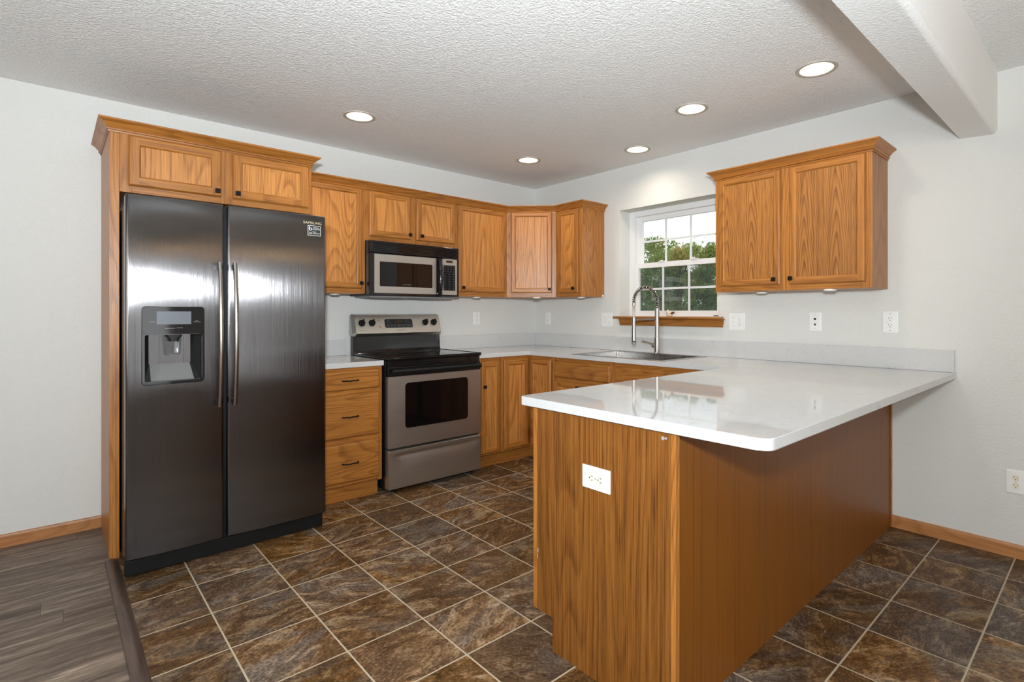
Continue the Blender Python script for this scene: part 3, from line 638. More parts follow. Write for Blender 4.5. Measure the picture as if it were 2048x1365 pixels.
# ------------------------------------------------------------------ sink and faucet
c = thing('sink', 'rectangular stainless steel drop-in sink in the countertop below the window', 'sink', (-.34, -1.52, CT))
rim = lambda i, r, z: [(x, y, z) for x, y in rr(-.272 + i, .280 - i, -.424 + i, .424 - i, r)]
b = B(); b.loft([rim(0, .004, .0005), rim(.001, .004, .003), rim(.030, .008, .003), rim(.033, .01, .0), rim(.036, .012, -.19), rim(.06, .02, -.205)], cap0=False)
obj('basin', b, 'sink', c)
obj('drain', B().lathe([(.057, -.2045), (.052, -.200), (.044, -.203), (.001, -.2035)], n=28), 'chrome', c)
c = thing('faucet', 'tall brushed nickel spring-neck kitchen faucet standing behind the sink', 'faucet', (-.11, -1.541, CT + .003), R(180 - 25))
# local +x points over the basin
obj('base_body', B().lathe([(.026, 0), (.027, .004), (.0235, .008), (.0235, .122), (.0225, .125)], n=28), 'nickel', c)
obj('column', B().lathe([(.0185, .122), (.0185, .33), (.0175, .345), (.0175, .352)], n=28), 'nickel', c)
obj('lever_hub', B().lathe([(.021, -.052), (.021, -.03), (.021, .0)], (0, -.0, .062), 'Y', 24).lathe([(.0185, -.056), (.021, -.052)], (0, 0, .062), 'Y', 24), 'nickel', c)
obj('lever', B().tube([(.0, -.045, .068), (.04, -.052, .080), (.10, -.060, .098)], [.0065, .006, .0055], 12), 'nickel', c)
arc = [(0, 0, .352)]; ra = .1
arc += [(ra - ra*math.cos(R(a)), 0, .40 + ra*1.12*math.sin(R(a))) for a in range(0, 181, 6)] + [(2*ra, 0, .395)]
obj('hose', B().tube(arc, .0068, 10), 'black', c)
hel = []; turns = 27; LN = []
tot = 0; PV = [Vector(p) for p in arc]; cum = [0]
for a, b_ in zip(PV, PV[1:]): tot += (b_ - a).length; cum.append(tot)
def at(s):
    for i in range(len(PV) - 1):
        if s <= cum[i+1] + 1e-9:
            t = (s - cum[i]) / max(1e-9, cum[i+1] - cum[i]); return PV[i].lerp(PV[i+1], t), (PV[i+1] - PV[i]).normalized()
    return PV[-1], (PV[-1] - PV[-2]).normalized()
NS = turns * 12
for i in range(NS + 1):
    p, t = at(tot * i / NS); n1 = Vector((0, 1, 0)); n2 = t.cross(n1); ph = 2*math.pi*i/12
    hel.append(tuple(p + (n1*math.cos(ph) + n2*math.sin(ph)) * .0135))
obj('spring', B().tube(hel, .0024, 6), 'nickel', c)
obj('spray_head', B().lathe([(.0115, .395), (.0125, .392), (.0125, .372), (.009, .368), (.0075, .30), (.0075, .275), (.0150, .270), (.0150, .195), (.0165, .188), (.0175, .115), (.0185, .108), (.0185, .098), (.016, .094), (.001, .094)], (2*ra, 0, 0), n=24), 'nickel', c)
obj('aerator', B().lathe([(.0165, .094), (.0165, .078), (.013, .075), (.001, .075)], (2*ra, 0, 0), n=20), 'grey', c)
obj('docking_arm', B().tube([(.01, 0, .268), (2*ra - .01, 0, .262)], .0058, 12).lathe([(.0175, .252), (.0175, .280)], (2*ra, 0, 0), n=20), 'nickel', c)

# ------------------------------------------------------------------ window
c = thing('window_1', 'white double-hung grid window above the sink with an oak sill', None, (0, -1.079, 0), R(-90), kind='structure')
WW = .918
f = B().box(0, .055, .140, .215, 1.20, 2.102, .002).box(WW - .055, WW, .140, .215, 1.20, 2.102, .002).box(.055, WW - .055, .140, .215, 2.056, 2.102, .002).box(.055, WW - .055, .140, .215, 1.20, 1.210, .002)
obj('window_frame', f, 'vinyl', c)
def sash(x0, x1, z0, z1, y0, y1, sw, tr, br, mz, name):
    s = obj(name, B().box(x0, x0 + sw, y0, y1, z0, z1, .003).box(x1 - sw, x1, y0, y1, z0, z1, .003).box(x0 + sw, x1 - sw, y0 + .001, y1, z1 - tr, z1, .003).box(x0 + sw, x1 - sw, y0 + .001, y1, z0, z0 + br, .003), 'vinyl', c)
    ym = (y0 + y1)/2
    obj('window_pane', B().box(x0 + sw - .004, x1 - sw + .004, ym - .002, ym + .002, z0 + br - .004, z1 - tr + .004), 'glass', s)
    gx0, gx1 = x0 + sw, x1 - sw; g = B()
    for k in (1, 2):
        x = gx0 + (gx1 - gx0)*k/3; g.box(x - .0085, x + .0085, ym - .008, ym - .003, z0 + br, z1 - tr)
    g.box(gx0, gx1, ym - .0075, ym - .0035, mz - .0085, mz + .0085)
    obj('muntin_grid', g, 'muntin', s)
    return s
sash(.050, WW - .050, 1.622, 2.058, .178, .205, .058, .044, .035, 1.840, 'upper_sash')
ls = sash(.046, WW - .046, 1.206, 1.652, .143, .172, .047, .042, .043, 1.432, 'lower_sash')
obj('sash_lock', B().box(.30, .36, .135, .165, 1.652, 1.660, .002).box(.32, .335, .130, .15, 1.658, 1.668, .002).box(.60, .66, .135, .165, 1.652, 1.660, .002).box(.62, .635, .130, .15, 1.658, 1.668, .002), 'vinyl', ls)
obj('tilt_latch', B().box(.80, .87, .137, .146, 1.2065, 1.2125, .001), 'slot', ls)
obj('insect_screen', B().box(.056, WW - .056, .2085, .2095, 1.212, 1.645), 'screen', c)
# sill board and apron
b = B().prism([(-.062, 1.183), (-.066, 1.188), (-.067, 1.194), (-.062, 1.200), (-.055, 1.2025), (.139, 1.2025), (.139, 1.186), (0, 1.183)], 'X', -.022, .975, bev=.002)
b.bm.verts.ensure_lookup_table()
for v in b.bm.verts:      # the ears past the opening stop at the wall face
    if v.co.y > .0005 and (v.co.x < .002 or v.co.x > WW - .002): v.co.x = min(max(v.co.x, .002), WW - .002)
obj('window_sill', b, 'oakx', c)
obj('sill_apron', B().prism([(.005, 1.183), (.965, 1.183), (.955, 1.127), (.018, 1.127)], 'Y', -.019, -.001, bev=.002), 'oakx', c)

# small broken ornament on the sill
c = thing('figurine', 'small broken cream ornament with a dark brown tip on the window sill', 'ornament', (.030, -1.565, 1.2028))
b = B()
for q, (x, y, z, r) in enumerate(((0, .010, .014, .020), (0, .018, .030, .016), (0, .022, .040, .012), (0, -.005, .012, .014), (-.004, .008, .026, .017))):
    mt = bmesh.ops.create_icosphere(b.bm, subdivisions=2, radius=r, matrix=Matrix.Translation((x, y, z)))
    for v in mt['verts']:
        v.co.z = max(v.co.z, 0.0); v.co += Vector((math.sin(v.co.y*260 + q), math.sin(v.co.z*240), math.sin(v.co.x*250 + q))) * .0011 * (1 if v.co.z > .002 else 0)
obj('cream_body', b, 'cream', c)
obj('brown_tip', B().tube([(-.002, -.008, .020), (-.003, -.020, .026), (-.003, -.032, .031), (-.003, -.042, .034)], [.006, .009, .0075, .004], 10), 'brown', c)

# ------------------------------------------------------------------ refrigerator
c = thing('refrigerator', 'dark stainless side-by-side refrigerator with long bar handles and dispenser', 'refrigerator', (-3.3165, 0, 0))
FW = .899; FY = -.925
obj('case', B().box(.012, FW - .004, -.845, -.05, .02, 1.755, .004), 'black_mat', c)
obj('kick_grille', B().box(.0, FW - .002, -.875, -.845, .012, .082, .004).box(.006, FW - .008, -.868, -.845, .080, .098, .002), 'black', c)
for x in (.02, FW - .12): obj('hinge_cover', B().box(x, x + .10, -.90, -.80, 1.755, 1.780, .004), 'black', c)
for x in (.05, FW - .07): obj('leveling_foot', B().lathe([(.018, 0), (.018, .015), (.006, .02), (.006, .03)], (x, -.80, 0), n=14), 'black', c)
def fdoor(x0, x1, name):
    w = x1 - x0; pr = [(x1, -.852), (x0, -.852)]
    r = .010
    pr += [(x0, FY + .020)] + [(x0 + r - r*math.cos(R(a)), FY + .012 + r - r*math.sin(R(a)) - .003) for a in (20, 40, 60, 80)]
    n = 18
    pr += [(x0 + r + (w - 2*r)*i/n, FY + .008 - .011*(1 - (2*i/n - 1)**2)) for i in range(0, n + 1)]
    pr += [(x1 - r + r*math.cos(R(a)), FY + .012 + r - r*math.sin(R(a)) - .003) for a in (80, 60, 40, 20)] + [(x1, FY + .020)]
    cx, cy = (x0 + x1)/2, FY + .035
    ins = lambda z, k: [(cx + (x - cx)*(1 - k/(w/2)), cy + (y - cy)*(1 - k/.035), z) for x, y in pr]
    return obj(name, B().loft([ins(.098, .005), ins(.100, .002), ins(.104, 0), ins(1.770, 0), ins(1.775, .002), ins(1.777, .005)]), 'fridge', c, smooth=35, merge=True)
fz = fdoor(0, .391, 'freezer_door'); fr = fdoor(.407, FW, 'fresh_food_door')
obj('door_gasket', B().box(.388, .410, -.885, -.852, .10, 1.77), 'black', c)
def handle(par, x):
    n = 16; R_ = []
    for i in range(n + 1):
        t = i / n; z = .765 + (1.484 - .765)*t; y = FY - .030 - .040*math.sin(math.pi*t)**.8
        R_.append([(x + .0098*math.cos(2*math.pi*k/12), y + .008*math.sin(2*math.pi*k/12), z) for k in range(12)])
    h = obj('handle', B().loft(R_), 'steel_sat', par)
    for z in (.775, 1.449): obj('handle_mount', B().box(x - .008, x + .008, FY - .036, FY + .008, z, z + .025, .003), 'black', h)
handle(fz, -2.951 + 3.3165); handle(fr, -2.8845 + 3.3165)
# dispenser (thing > door part > dispenser pieces)
dx0, dx1, dz0, dz1 = .0575, .3065, .893, 1.262; zi = 1.132
cut(fz, B().box(dx0 + .012, dx1 - .012, -1.0, -.868, dz0 + .018, zi - .004))
fy = FY - .004
out = rr(dx0, dx1, dz0, dz1, .018); inn = rr(dx0 + .010, dx1 - .010, dz0 + .016, zi - .002, .014)
fo = [(x, FY + .001, z) for x, z in out]; fo2 = [(x, fy - .001, z) for x, z in rr(dx0 + .002, dx1 - .002, dz0 + .002, dz1 - .002, .017)]
fo3 = [(x, fy - .001, z) for x, z in inn]; fo4 = [(x, FY + .03, z) for x, z in inn]
obj('dispenser_bezel', B().loft([fo, fo2, fo3, fo4], cap0=False, cap1=False), 'black_gloss', fz)
b = B()
X0, X1, Z0, Z1 = dx0 + .0095, dx1 - .0095, dz0 + .0155, zi - .002; YB = FY + .062; yk = FY + .02
xi0, xi1 = X0 + .026, X1 - .046
b.quad((X0, yk, Z0), (X0, yk, Z1), (xi0, YB, Z1), (xi0, YB, Z0 + .09), mi=0); b.quad((X0, yk, Z0), (xi0, YB, Z0 + .09), (xi0 + .002, yk, Z0), mi=0)
b.quad((X1, yk, Z0), (X1, yk, Z1), (xi1, YB, Z1), (xi1, YB, Z0 + .09), mi=0); b.quad((X1, yk, Z0), (xi1, YB, Z0 + .09), (xi1 + .016, yk, Z0), mi=0)
b.quad((xi0, YB, Z0 + .09), (xi1, YB, Z0 + .09), (xi1, YB, Z1), (xi0, YB, Z1), mi=1)
b.quad((xi0 + .002, yk, Z0), (xi1 + .016, yk, Z0), (xi1, YB, Z0 + .09), (xi0, YB, Z0 + .09), mi=1)
b.quad((X0, yk, Z1), (X1, yk, Z1), (xi1, YB, Z1), (xi0, YB, Z1), mi=0)
obj('dispenser_recess', b, ['black', 'recess'], fz, smooth=0)
obj('dispenser_panel', B().prism(rr(dx0 + .0025, dx1 - .0025, zi + .001, dz1 - .0025, .016), 'Y', fy - .004, FY + .001, bev=.001), 'black_gloss', fz)
obj('dispenser_display', B().box(.1135, .2495, fy - .0048, fy - .0035, 1.177, 1.238), 'display', fz)
for x0, x1, z in ((.267, .277, 1.193), (.258, .288, 1.187), (.085, .108, 1.189), (.145, .185, 1.1575), (.19, .215, 1.159)):
    obj('dispenser_print', B().box(x0, x1, fy - .0046, fy - .0038, z, z + .0013), 'panelgrey', fz)
obj('dispenser_nozzle', B().loft([[(x, y, z) for x, y in rr(.150 - q, .216 + q, FY + .002 - q*.0, FY + .055, .012)] for z, q in ((1.132, .0), (1.122, .0), (1.112, -.010), (1.096, -.014))]), 'black', fz)
obj('dispenser_paddle', B().loft([[(x, y, z) for x, y in rr(.143 + q, .214 - q, FY + .006 + q, FY + .050 - q, .012)] for z, q in ((1.120, .0), (1.04, .004), (1.030, .008))], cap0=False), 'clear', fz)
text('logo_lettering', 'SAMSUNG', .0195, fr, (-2.494 + 3.3165, FY - .0009, 1.7315), 'gold', sx=1.12)
# sticker lies on the gently bowed door face
sx0, sx1 = -2.519 + 3.3165, -2.449 + 3.3165; sy = FY - .0005
stk = obj('warranty_sticker', B().box(sx0, sx1, sy, sy + .004, 1.662, 1.718), 'print', fr)
obj('sticker_face', B().box(sx0 + .002, sx1 - .002, sy - .0004, sy, 1.664, 1.716), 'slot', stk)
text('sticker_logo', 'b', .034, stk, (sx0 + .0145, sy - .0005, 1.700), 'print', ext=.0002, sx=1.25)
text('sticker_lettering', 'DIGITAL\nINVERTER', .0088, stk, (sx0 + .028, sy - .0005, 1.7015), 'print', 'LEFT', ext=.0002)
text('sticker_lettering', '10', .0165, stk, (sx0 + .013, sy - .0005, 1.674), 'print', ext=.0002)
text('sticker_lettering', 'YEAR\nWARRANTY', .0082, stk, (sx0 + .0245, sy - .0005, 1.6785), 'print', 'LEFT', ext=.0002)

# ------------------------------------------------------------------ range
c = thing('range', 'stainless and black electric range with a smooth cooktop', 'stove', (-1.9015, 0, 0))
RW = .764; RY = -.641
obj('body', B().box(.001, RW - .001, -.600, -.012, .03, .905, .002), 'black_mat', c)
obj('cooktop', B().box(0, RW, -.655, -.085, .905, .926, .006, seg=3), 'black_glass', c)
obj('cooktop_rim', B().box(-.001, .011, -.657, -.085, .9255, .929, .0015).box(RW - .011, RW + .001, -.657, -.085, .9255, .929, .0015).box(.011, RW - .011, -.657, -.646, .9255, .929, .0015), 'black_gloss', c)
for x, y, r in ((.20, -.48, .105), (.56, -.48, .085), (.20, -.22, .075), (.56, -.22, .105)):
    obj('burner_ring', B().lathe([(r, .9261), (r, .9264), (r - .002, .9264), (r - .002, .9261)], (x, y, 0), n=40, cap0=False, cap1=False), 'burner', c)
obj('vent_trim', B().box(.004, RW - .004, -.630, -.600, .862, .904, .002).box(.10, RW - .06, -.6325, -.629, .874, .880, .001).box(.10, RW - .06, -.6325, -.629, .888, .893, .001), 'black_gloss', c)
dr = obj('oven_door', B().loft([[(x, y, z) for x, z in rr(0, RW, .312, .797, r)] for y, r in ((-.602, .004), (-.636, .004), (-.641, .008))]), 'steel', c)
obj('door_cap', B().box(.001, RW - .001, -.640, -.602, .798, .861, .004), 'black_gloss', dr)
obj('oven_window', B().loft([[(x, y, z) for x, z in rr(.132, .643, .440, .745, .022)] for y in (-.6385, -.6422)]), 'black_glass', dr)
w = rr(.128, .647, .436, .749, .025); w2 = rr(.132, .643, .440, .745, .022)
obj('window_bezel', B().loft([[(x, -.640, z) for x, z in w], [(x, -.6425, z) for x, z in w], [(x, -.6425, z) for x, z in w2], [(x, -.640, z) for x, z in w2]], cap0=False, cap1=False), 'black_gloss', dr)
h = [(-.670, .816), (-.682, .822), (-.686, .834), (-.680, .846), (-.668, .850), (-.662, .84), (-.662, .826)]
obj('oven_handle', B().prism(h, 'X', .018, RW - .018, bev=.002).box(.035, .06, -.668, -.636, .822, .846, .003).box(RW - .06, RW - .035, -.668, -.636, .822, .846, .003), 'black', dr)
# lower drawer with a swept finger recess under its top edge
b = B(); ring0 = rr(.0, RW - .001, .032, .300, .012)
b.loft([[(x, y, z) for x, z in rr(o, RW - .001 - o, .032 + o, .300 - o, .012)] for y, o in ((-.602, 0), (-.640, 0), (-.649, .006))], cap1=False)
nx, nzv = 24, 16
grid = {}
xa, xb, za, zb = .006, RW - .007, .038, .294
def dent(x, z):
    tx = min((x - xa), (xb - x)); sx_ = min(1, max(0, (tx - .03)/.06)); sx_ = sx_*sx_*(3 - 2*sx_)
    t = (z - za)/(zb - za)
    if t < .35: q = 0
    elif t < .86: q = ((t - .35)/.51)**2
    else: q = max(0, 1 - (t - .86)/.05)
    return .019*q*sx_
for i in range(nx + 1):
    for j in range(nzv*2 + 1):
        x = xa + (xb - xa)*i/nx; z = za + (zb - za)*j/(nzv*2); grid[i, j] = b.bm.verts.new((x, -.649 + dent(x, z), z))
for i in range(nx):
    for j in range(nzv*2): b.bm.faces.new((grid[i, j], grid[i+1, j], grid[i+1, j+1], grid[i, j+1]))
obj('storage_drawer', b, 'steel', c, smooth=50)
for x in (.06, RW - .06): obj('leveling_foot', B().lathe([(.014, 0), (.014, .010), (.006, .014), (.006, .034)], (x, -.585, 0), n=12), 'black_mat', c)
for x in (.06, RW - .06): obj('leveling_foot', B().lathe([(.014, 0), (.014, .010), (.006, .014), (.006, .034)], (x, -.06, 0), n=12), 'black_mat', c)
obj('backguard', B().prism([(-.012, .905), (-.085, .905), (-.082, .935), (-.070, .95), (-.066, 1.06), (-.012, 1.06)], 'X', .008, RW - .008, bev=.003), 'black_gloss', c)
fyz = lambda z: -.098 + (z - 1.07)*.29
b = B()
o1 = rr(-.002, RW + .002, 1.050, 1.222, .022); o2 = rr(-.002, RW + .002, 1.050, 1.222, .022); o3 = rr(.020, RW - .018, 1.073, 1.213, .014)
b.loft([[(x, -.014, z) for x, z in o1], [(x, fyz(z) + .024, z) for x, z in o2], [(x, fyz(z), z) for x, z in o3]])
cp = obj('control_panel', b, 'steel', c, smooth=25)
nrm = Matrix.Rotation(math.atan(.29), 4, 'X')
def onp(x, z, off=0.): return (x, fyz(z) - off, z)
disp = rr(-.120, .120, -.034, .034, .012); dc = (.376, 1.148)
b = B(); b.loft([[(dc[0] + x, fyz(dc[1] + z) - o, dc[1] + z) for x, z in disp] for o in (-.002, .0012)], cap0=False)
dp = obj('control_display', b, 'black_gloss', cp)
def strip(bb, x0, x1, z0, z1, o): bb.loft([[(x, fyz(z) - oo, z) for x, z in ((x0, z0), (x1, z0), (x1, z1), (x0, z1))] for oo in (o - .001, o)], cap0=False)
b = B()
for (x, z, wx, wz) in ((.285, 1.170, .016, .0015), (.277, 1.157, .012, .0015), (.30, 1.157, .010, .0015), (.445, 1.172, .014, .0015), (.437, 1.157, .012, .0015), (.462, 1.157, .012, .0015)): strip(b, x - wx/2, x + wx/2, z, z + wz, .0018)
for x in (.283, .311, .340, .370, .392, .418, .447, .470):
    rg = [[(x + rad*math.cos(2*math.pi*k/14), fyz(1.131 + rad*.9*math.sin(2*math.pi*k/14)) - .0018, 1.131 + rad*.9*math.sin(2*math.pi*k/14)) for k in range(14)] for rad in (.0095, .0083)]
    b.loft(rg, cap0=False, cap1=False)
obj('button_print', b, 'panelgrey', dp)
b = B(); strip(b, .345, .405, 1.155, 1.172, .0017); obj('clock_display', b, 'amber', dp)
for x in (.070, .151, .613, .693):
    k = B(); z = 1.153
    k.lathe([(.026, 0), (.026, -.004), (.024, -.007), (.021, -.009), (.019, -.024), (.017, -.026), (.001, -.026)], n=24, axis='Y').box(-.005, .005, -.034, -.008, -.021, .024, .003)
    bmesh.ops.rotate(k.bm, verts=k.bm.verts, cent=(0, 0, 0), matrix=Matrix.Rotation(R(18), 3, 'Y') )
    bmesh.ops.rotate(k.bm, verts=k.bm.verts, cent=(0, 0, 0), matrix=Matrix.Rotation(-math.atan(.29), 3, 'X'))
    bmesh.ops.translate(k.bm, verts=k.bm.verts, vec=(x, fyz(z) - .001, z)); kn = obj('burner_knob', k, 'black', cp)
    b = B()
    for a in range(0, 360, 30): 
        px, pz = x + .031*math.sin(R(a)), z + .031*math.cos(R(a)); strip(b, px - .0012, px + .0012, pz - .0012, pz + .0012, .0007)
    obj('dial_marks', b, 'darkprint', kn)
for x, z in ((.208, 1.174), (.214, 1.124)):
    b = B(); b.loft([[(x + .0042*math.cos(2*math.pi*k/12), fyz(z) - o, z + .0042*math.sin(2*math.pi*k/12)) for k in range(12)] for o in (-.001, .0018)], cap0=False); obj('indicator_light', b, 'red', cp)
b = B(); strip(b, .196, .222, 1.1855, 1.187, .0006); strip(b, .203, .230, 1.1125, 1.114, .0006); strip(b, .05, .085, 1.096, 1.0975, .0006); strip(b, .14, .175, 1.199, 1.2005, .0006); strip(b, .585, .62, 1.199, 1.2005, .0006); obj('panel_print', b, 'darkprint', cp)
text('logo_lettering', 'HOTPOINT', .0125, cp, (.386, fyz(1.094) - .0006, 1.094), 'darkprint', rot=Matrix.Rotation(-math.atan(.29), 4, 'X'), sx=1.1)

# ------------------------------------------------------------------ microwave over the range
c = thing('microwave', 'black and stainless over-the-range microwave under the short wall cabinet', 'microwave', (-1.8985, 0, 0))
MW = .759; MZ0, MZ1 = 1.358, 1.753; MY = -.350
obj('body', B().box(.0, MW, -.31, -.012, MZ0 - .002, MZ1, .003), 'black_mat', c)
obj('underside', B().box(.03, MW - .03, -.29, -.03, MZ0 - .012, MZ0 - .002, .002).box(.08, .30, -.27, -.05, MZ0 - .015, MZ0 - .010, .002, mi=1).box(.45, .68, -.27, -.05, MZ0 - .015, MZ0 - .010, .002, mi=1), ['grey', 'panelgrey'], c)
b = B().box(.0, MW, MY, -.31, 1.664, MZ1, .008, seg=3); vent = obj('vent_grille', b, 'black_gloss', c)
b = B()
for i in range(7): b.prism([(MY - .003, 1.676 + i*.0105), (MY + .004, 1.683 + i*.0105), (MY + .004, 1.674 + i*.0105)], 'X', .030, MW - .030)
obj('louver', b, 'black', vent)
dr = obj('microwave_door', B().loft([[(x, y, z) for x, z in rr(0, .600, MZ0, 1.662, r)] for y, r in ((-.312, .004), (MY + .006, .004), (MY, .010))]), 'black_gloss', c)
o1 = rr(.036, .549, 1.374, 1.658, .006); o2 = rr(.078, .513, 1.424, 1.604, .008)
obj('steel_frame', B().loft([[(x, MY + .001, z) for x, z in o1], [(x, MY - .003, z) for x, z in rr(.0375, .5475, 1.3755, 1.6565, .006)], [(x, MY - .003, z) for x, z in o2], [(x, MY + .001, z) for x, z in o2]], cap0=False, cap1=False), 'steel', dr)
obj('door_window', B().loft([[(x, y, z) for x, z in o2] for y in (MY + .002, MY - .0012)], cap0=False), 'black_glass', dr)
text('logo_lettering', 'HOTPOINT', .013, dr, (.296, MY - .0017, 1.441), 'display', sx=1.1)
n = 14; R_ = []
for i in range(n + 1):
    t = i/n; z = 1.372 + (1.655 - 1.372)*t; y = MY - .012 - .026*math.sin(math.pi*t)**.7
    R_.append([(.572 + .016*math.cos(2*math.pi*k/12), y + .010*math.sin(2*math.pi*k/12), z) for k in range(12)])
obj('handle', B().loft(R_).box(.560, .584, MY - .014, MY + .002, 1.372, 1.395, .003).box(.560, .584, MY - .014, MY + .002, 1.632, 1.655, .003), 'black_gloss', dr)
pn = obj('control_panel', B().box(.601, MW, MY, -.312, MZ0, 1.662, .005), 'black_gloss', c)
obj('steel_plate', B().loft([[(x, y, z) for x, z in rr(.602, .738, 1.374, 1.658, .005)] for y in (MY + .001, MY - .003)]), 'steel', pn)
obj('clock_display', B().box(.637, .697, MY - .0040, MY - .0025, 1.629, 1.647), 'amber', pn)
obj('keypad', B().box(.612, .721, MY - .0038, MY - .0025, 1.408, 1.609), 'black', pn)
b = B()
for r in range(10):
    for q in range(4 if r < 3 else 3):
        x = .625 + q*(.028 if r < 3 else .040); z = 1.597 - r*.0195
        b.box(x - .004, x + .004, MY - .0043, MY - .0036, z - .0012, z + .0012)
obj('key_print', b, 'panelgrey', pn)

# ------------------------------------------------------------------ wall plates
def duplex(par, x, z, mat='almond', rot=False):
    for s in (-1, 1):
        cx, cz = (x, z + s*.0195) if not rot else (x + s*.0195, z)
        pts = [(cx + max(-.0135, min(.0135, .0172*math.cos(2*math.pi*k/24))) * (1 if not rot else 1.0), cz + .0172*math.sin(2*math.pi*k/24)) for k in range(24)]
        if rot: pts = [(cx + .0172*math.sin(2*math.pi*k/24) if 0 else cx + max(-.0135, min(.0135, .0172*math.cos(2*math.pi*k/24))), cz + .0172*math.sin(2*math.pi*k/24)) for k in range(24)]
        f_ = obj('outlet_face', B().prism(pts, 'Y', -.0075, -.004, bev=.0006), mat, par)
        sl = B()
        if not rot: sl.box(cx - .0075, cx - .0055, -.0079, -.007, cz + .001, cz + .009).box(cx + .0055, cx + .0075, -.0079, -.007, cz + .002, cz + .009).lathe([(.0024, -.0079), (.0024, -.007)], (cx, 0, cz - .006), 'Y', 10)
        else: sl.box(cx + .001, cx + .009, -.0079, -.007, cz - .0075, cz - .0055).box(cx + .001, cx + .009, -.0079, -.007, cz + .0055, cz + .0075).lathe([(.0024, -.0079), (.0024, -.007)], (cx - .006, 0, cz), 'Y', 10)
        obj('slot', sl, 'slot', f_)
    obj('screw', B().lathe([(.003, -.0068), (.0025, -.0055)], (x, 0, z), 'Y', 10), 'panelgrey', par)
def decora(par, x, z, gfci=True):
    f_ = obj('outlet_face', B().box(x - .0165, x + .0165, -.0080, -.004, z - .033, z + .033, .0008), 'white', par)
    sl = B()
    for s in (-1, 1):
        cz = z + s*.019
        sl.box(x - .0075, x - .0055, -.0084, -.0075, cz - .001, cz + .008).box(x + .0055, x + .0075, -.0084, -.0075, cz + .0, cz + .008).lathe([(.0026, -.0084), (.0026, -.0075)], (x, 0, cz - .008), 'Y', 10)
    sl.box(x - .014, x - .011, -.0084, -.0075, z - .003, z + .001)
    obj('slot', sl, 'slot', f_)
    obj('screw', B().lathe([(.003, -.0066), (.0025, -.005)], (x, 0, z + .0485), 'Y', 10).lathe([(.003, -.0066), (.0025, -.005)], (x, 0, z - .0485), 'Y', 10), 'panelgrey', par)
def toggle(par, x, z):
    sw = obj('switch_toggle', B().box(x - .005, x + .005, -.0062, -.004, z - .012, z + .012, .0004).prism([(-.005, z - .001), (-.016, z + .006), (-.0155, z + .0105), (-.005, z + .009)], 'X', x - .0038, x + .0038), 'white', par)
    obj('screw', B().lathe([(.003, -.0066), (.0025, -.005)], (x, 0, z + .030), 'Y', 10).lathe([(.003, -.0066), (.0025, -.005)], (x, 0, z - .030), 'Y', 10), 'panelgrey', par)
def plate(label, cat, loc, rotz, w, h):
    c = thing('wall_plate' if cat != 'outlet' else 'outlet', label, cat, loc, rotz)
    obj('cover_plate', B().loft([[(x, y, z) for x, z in rr(-w/2 + i, w/2 - i, -h/2 + i, h/2 - i, .003, 3)] for y, i in ((-.0005, 0), (-.003, 0), (-.0056, .004))]), 'white', c); return c
P_ = .073; Q = .118
c = plate('white outlet on the back wall, just right of the range', 'outlet', (-.715, 0, 1.182), 0, P_, Q); decora(c, 0, 0)
rz = R(-90)
c = plate('white outlet on the window wall, closest to the room corner', 'outlet', (0, -.193, 1.177), rz, P_, Q); decora(c, 0, 0)
c = plate('white double plate left of the window sill: outlet left, switch right', 'outlet', (0, -.943, 1.172), rz, .117, Q); duplex(c, -.023, 0, 'white'); toggle(c, .023, 0)
c = plate('white double plate right of the window sill: switch left, outlet right', 'outlet', (0, -2.139, 1.168), rz, .119, Q); toggle(c, -.023, 0); duplex(c, .023, 0, 'white')
c = plate('white cable and phone plate on the wall between double plate and rightmost counter outlet', 'jack plate', (0, -2.665, 1.176), rz, P_, Q)
jk = obj('coax_jack', B().lathe([(.0075, -.005), (.0075, -.0075), (.0048, -.0078), (.0048, -.014)], (0, 0, .017), 'Y', 12), 'slot', c)
obj('phone_jack', B().box(-.0055, .0055, -.0066, -.005, -.022, -.012).box(-.003, .003, -.0066, -.005, -.026, -.022), 'slot', c)
obj('screw', B().lathe([(.0028, -.0066), (.0025, -.005)], (0, 0, .042), 'Y', 10).lathe([(.0028, -.0066), (.0025, -.005)], (0, 0, -.042), 'Y', 10), 'panelgrey', c)
c = plate('white outlet above the far right end of the counter', 'outlet', (0, -3.077, 1.178), rz, .077, .122); decora(c, 0, 0)
c = plate('white outlet low on the right wall near the oak baseboard', 'outlet', (0, -3.622, .381), rz, .077, .117); duplex(c, 0, 0)
c = plate('white sideways outlet on the end panel of the peninsula', 'outlet', (PX - .0001, -2.792, .677), rz, .123, .077); duplex(c, 0, 0, 'almond', True)

# ------------------------------------------------------------------ recessed ceiling lamps
LL = ['lit recessed ceiling light nearest the refrigerator', 'lit recessed ceiling light above the right end of the back wall cabinets', 'lit recessed ceiling light in front of the window',
      'lit recessed ceiling light second from the beam', 'lit recessed ceiling light nearest the beam, largest in view']
r = thing('recessed_light', LL[0], 'ceiling light', (*LAMPS[0], H), group='recessed ceiling lights')
obj('trim_ring', B().lathe([(.098, 0), (.097, -.004), (.090, -.006), (.079, -.003), (.078, .004)], n=40, cap0=False, cap1=False), 'ceil_trim', r)
obj('baffle', B().lathe([(.0785, .0), (.074, .03), (.064, .075), (.06, .09)], n=40, cap0=False), 'baffle', r)
obj('bulb', B().lathe([(.046, .075), (.054, .055), (.054, .046), (.045, .036), (.028, .030), (.001, .028)], n=32), 'bulb', r)
sp = bpy.data.lights.new('downlight', 'SPOT'); sp.energy = 16; sp.spot_size = R(155); sp.spot_blend = 1.; sp.shadow_soft_size = .05; sp.color = (1, .89, .72)
so_ = bpy.data.objects.new('downlight', sp); COL.objects.link(so_); so_.parent = r; so_.location = (0, 0, .012)
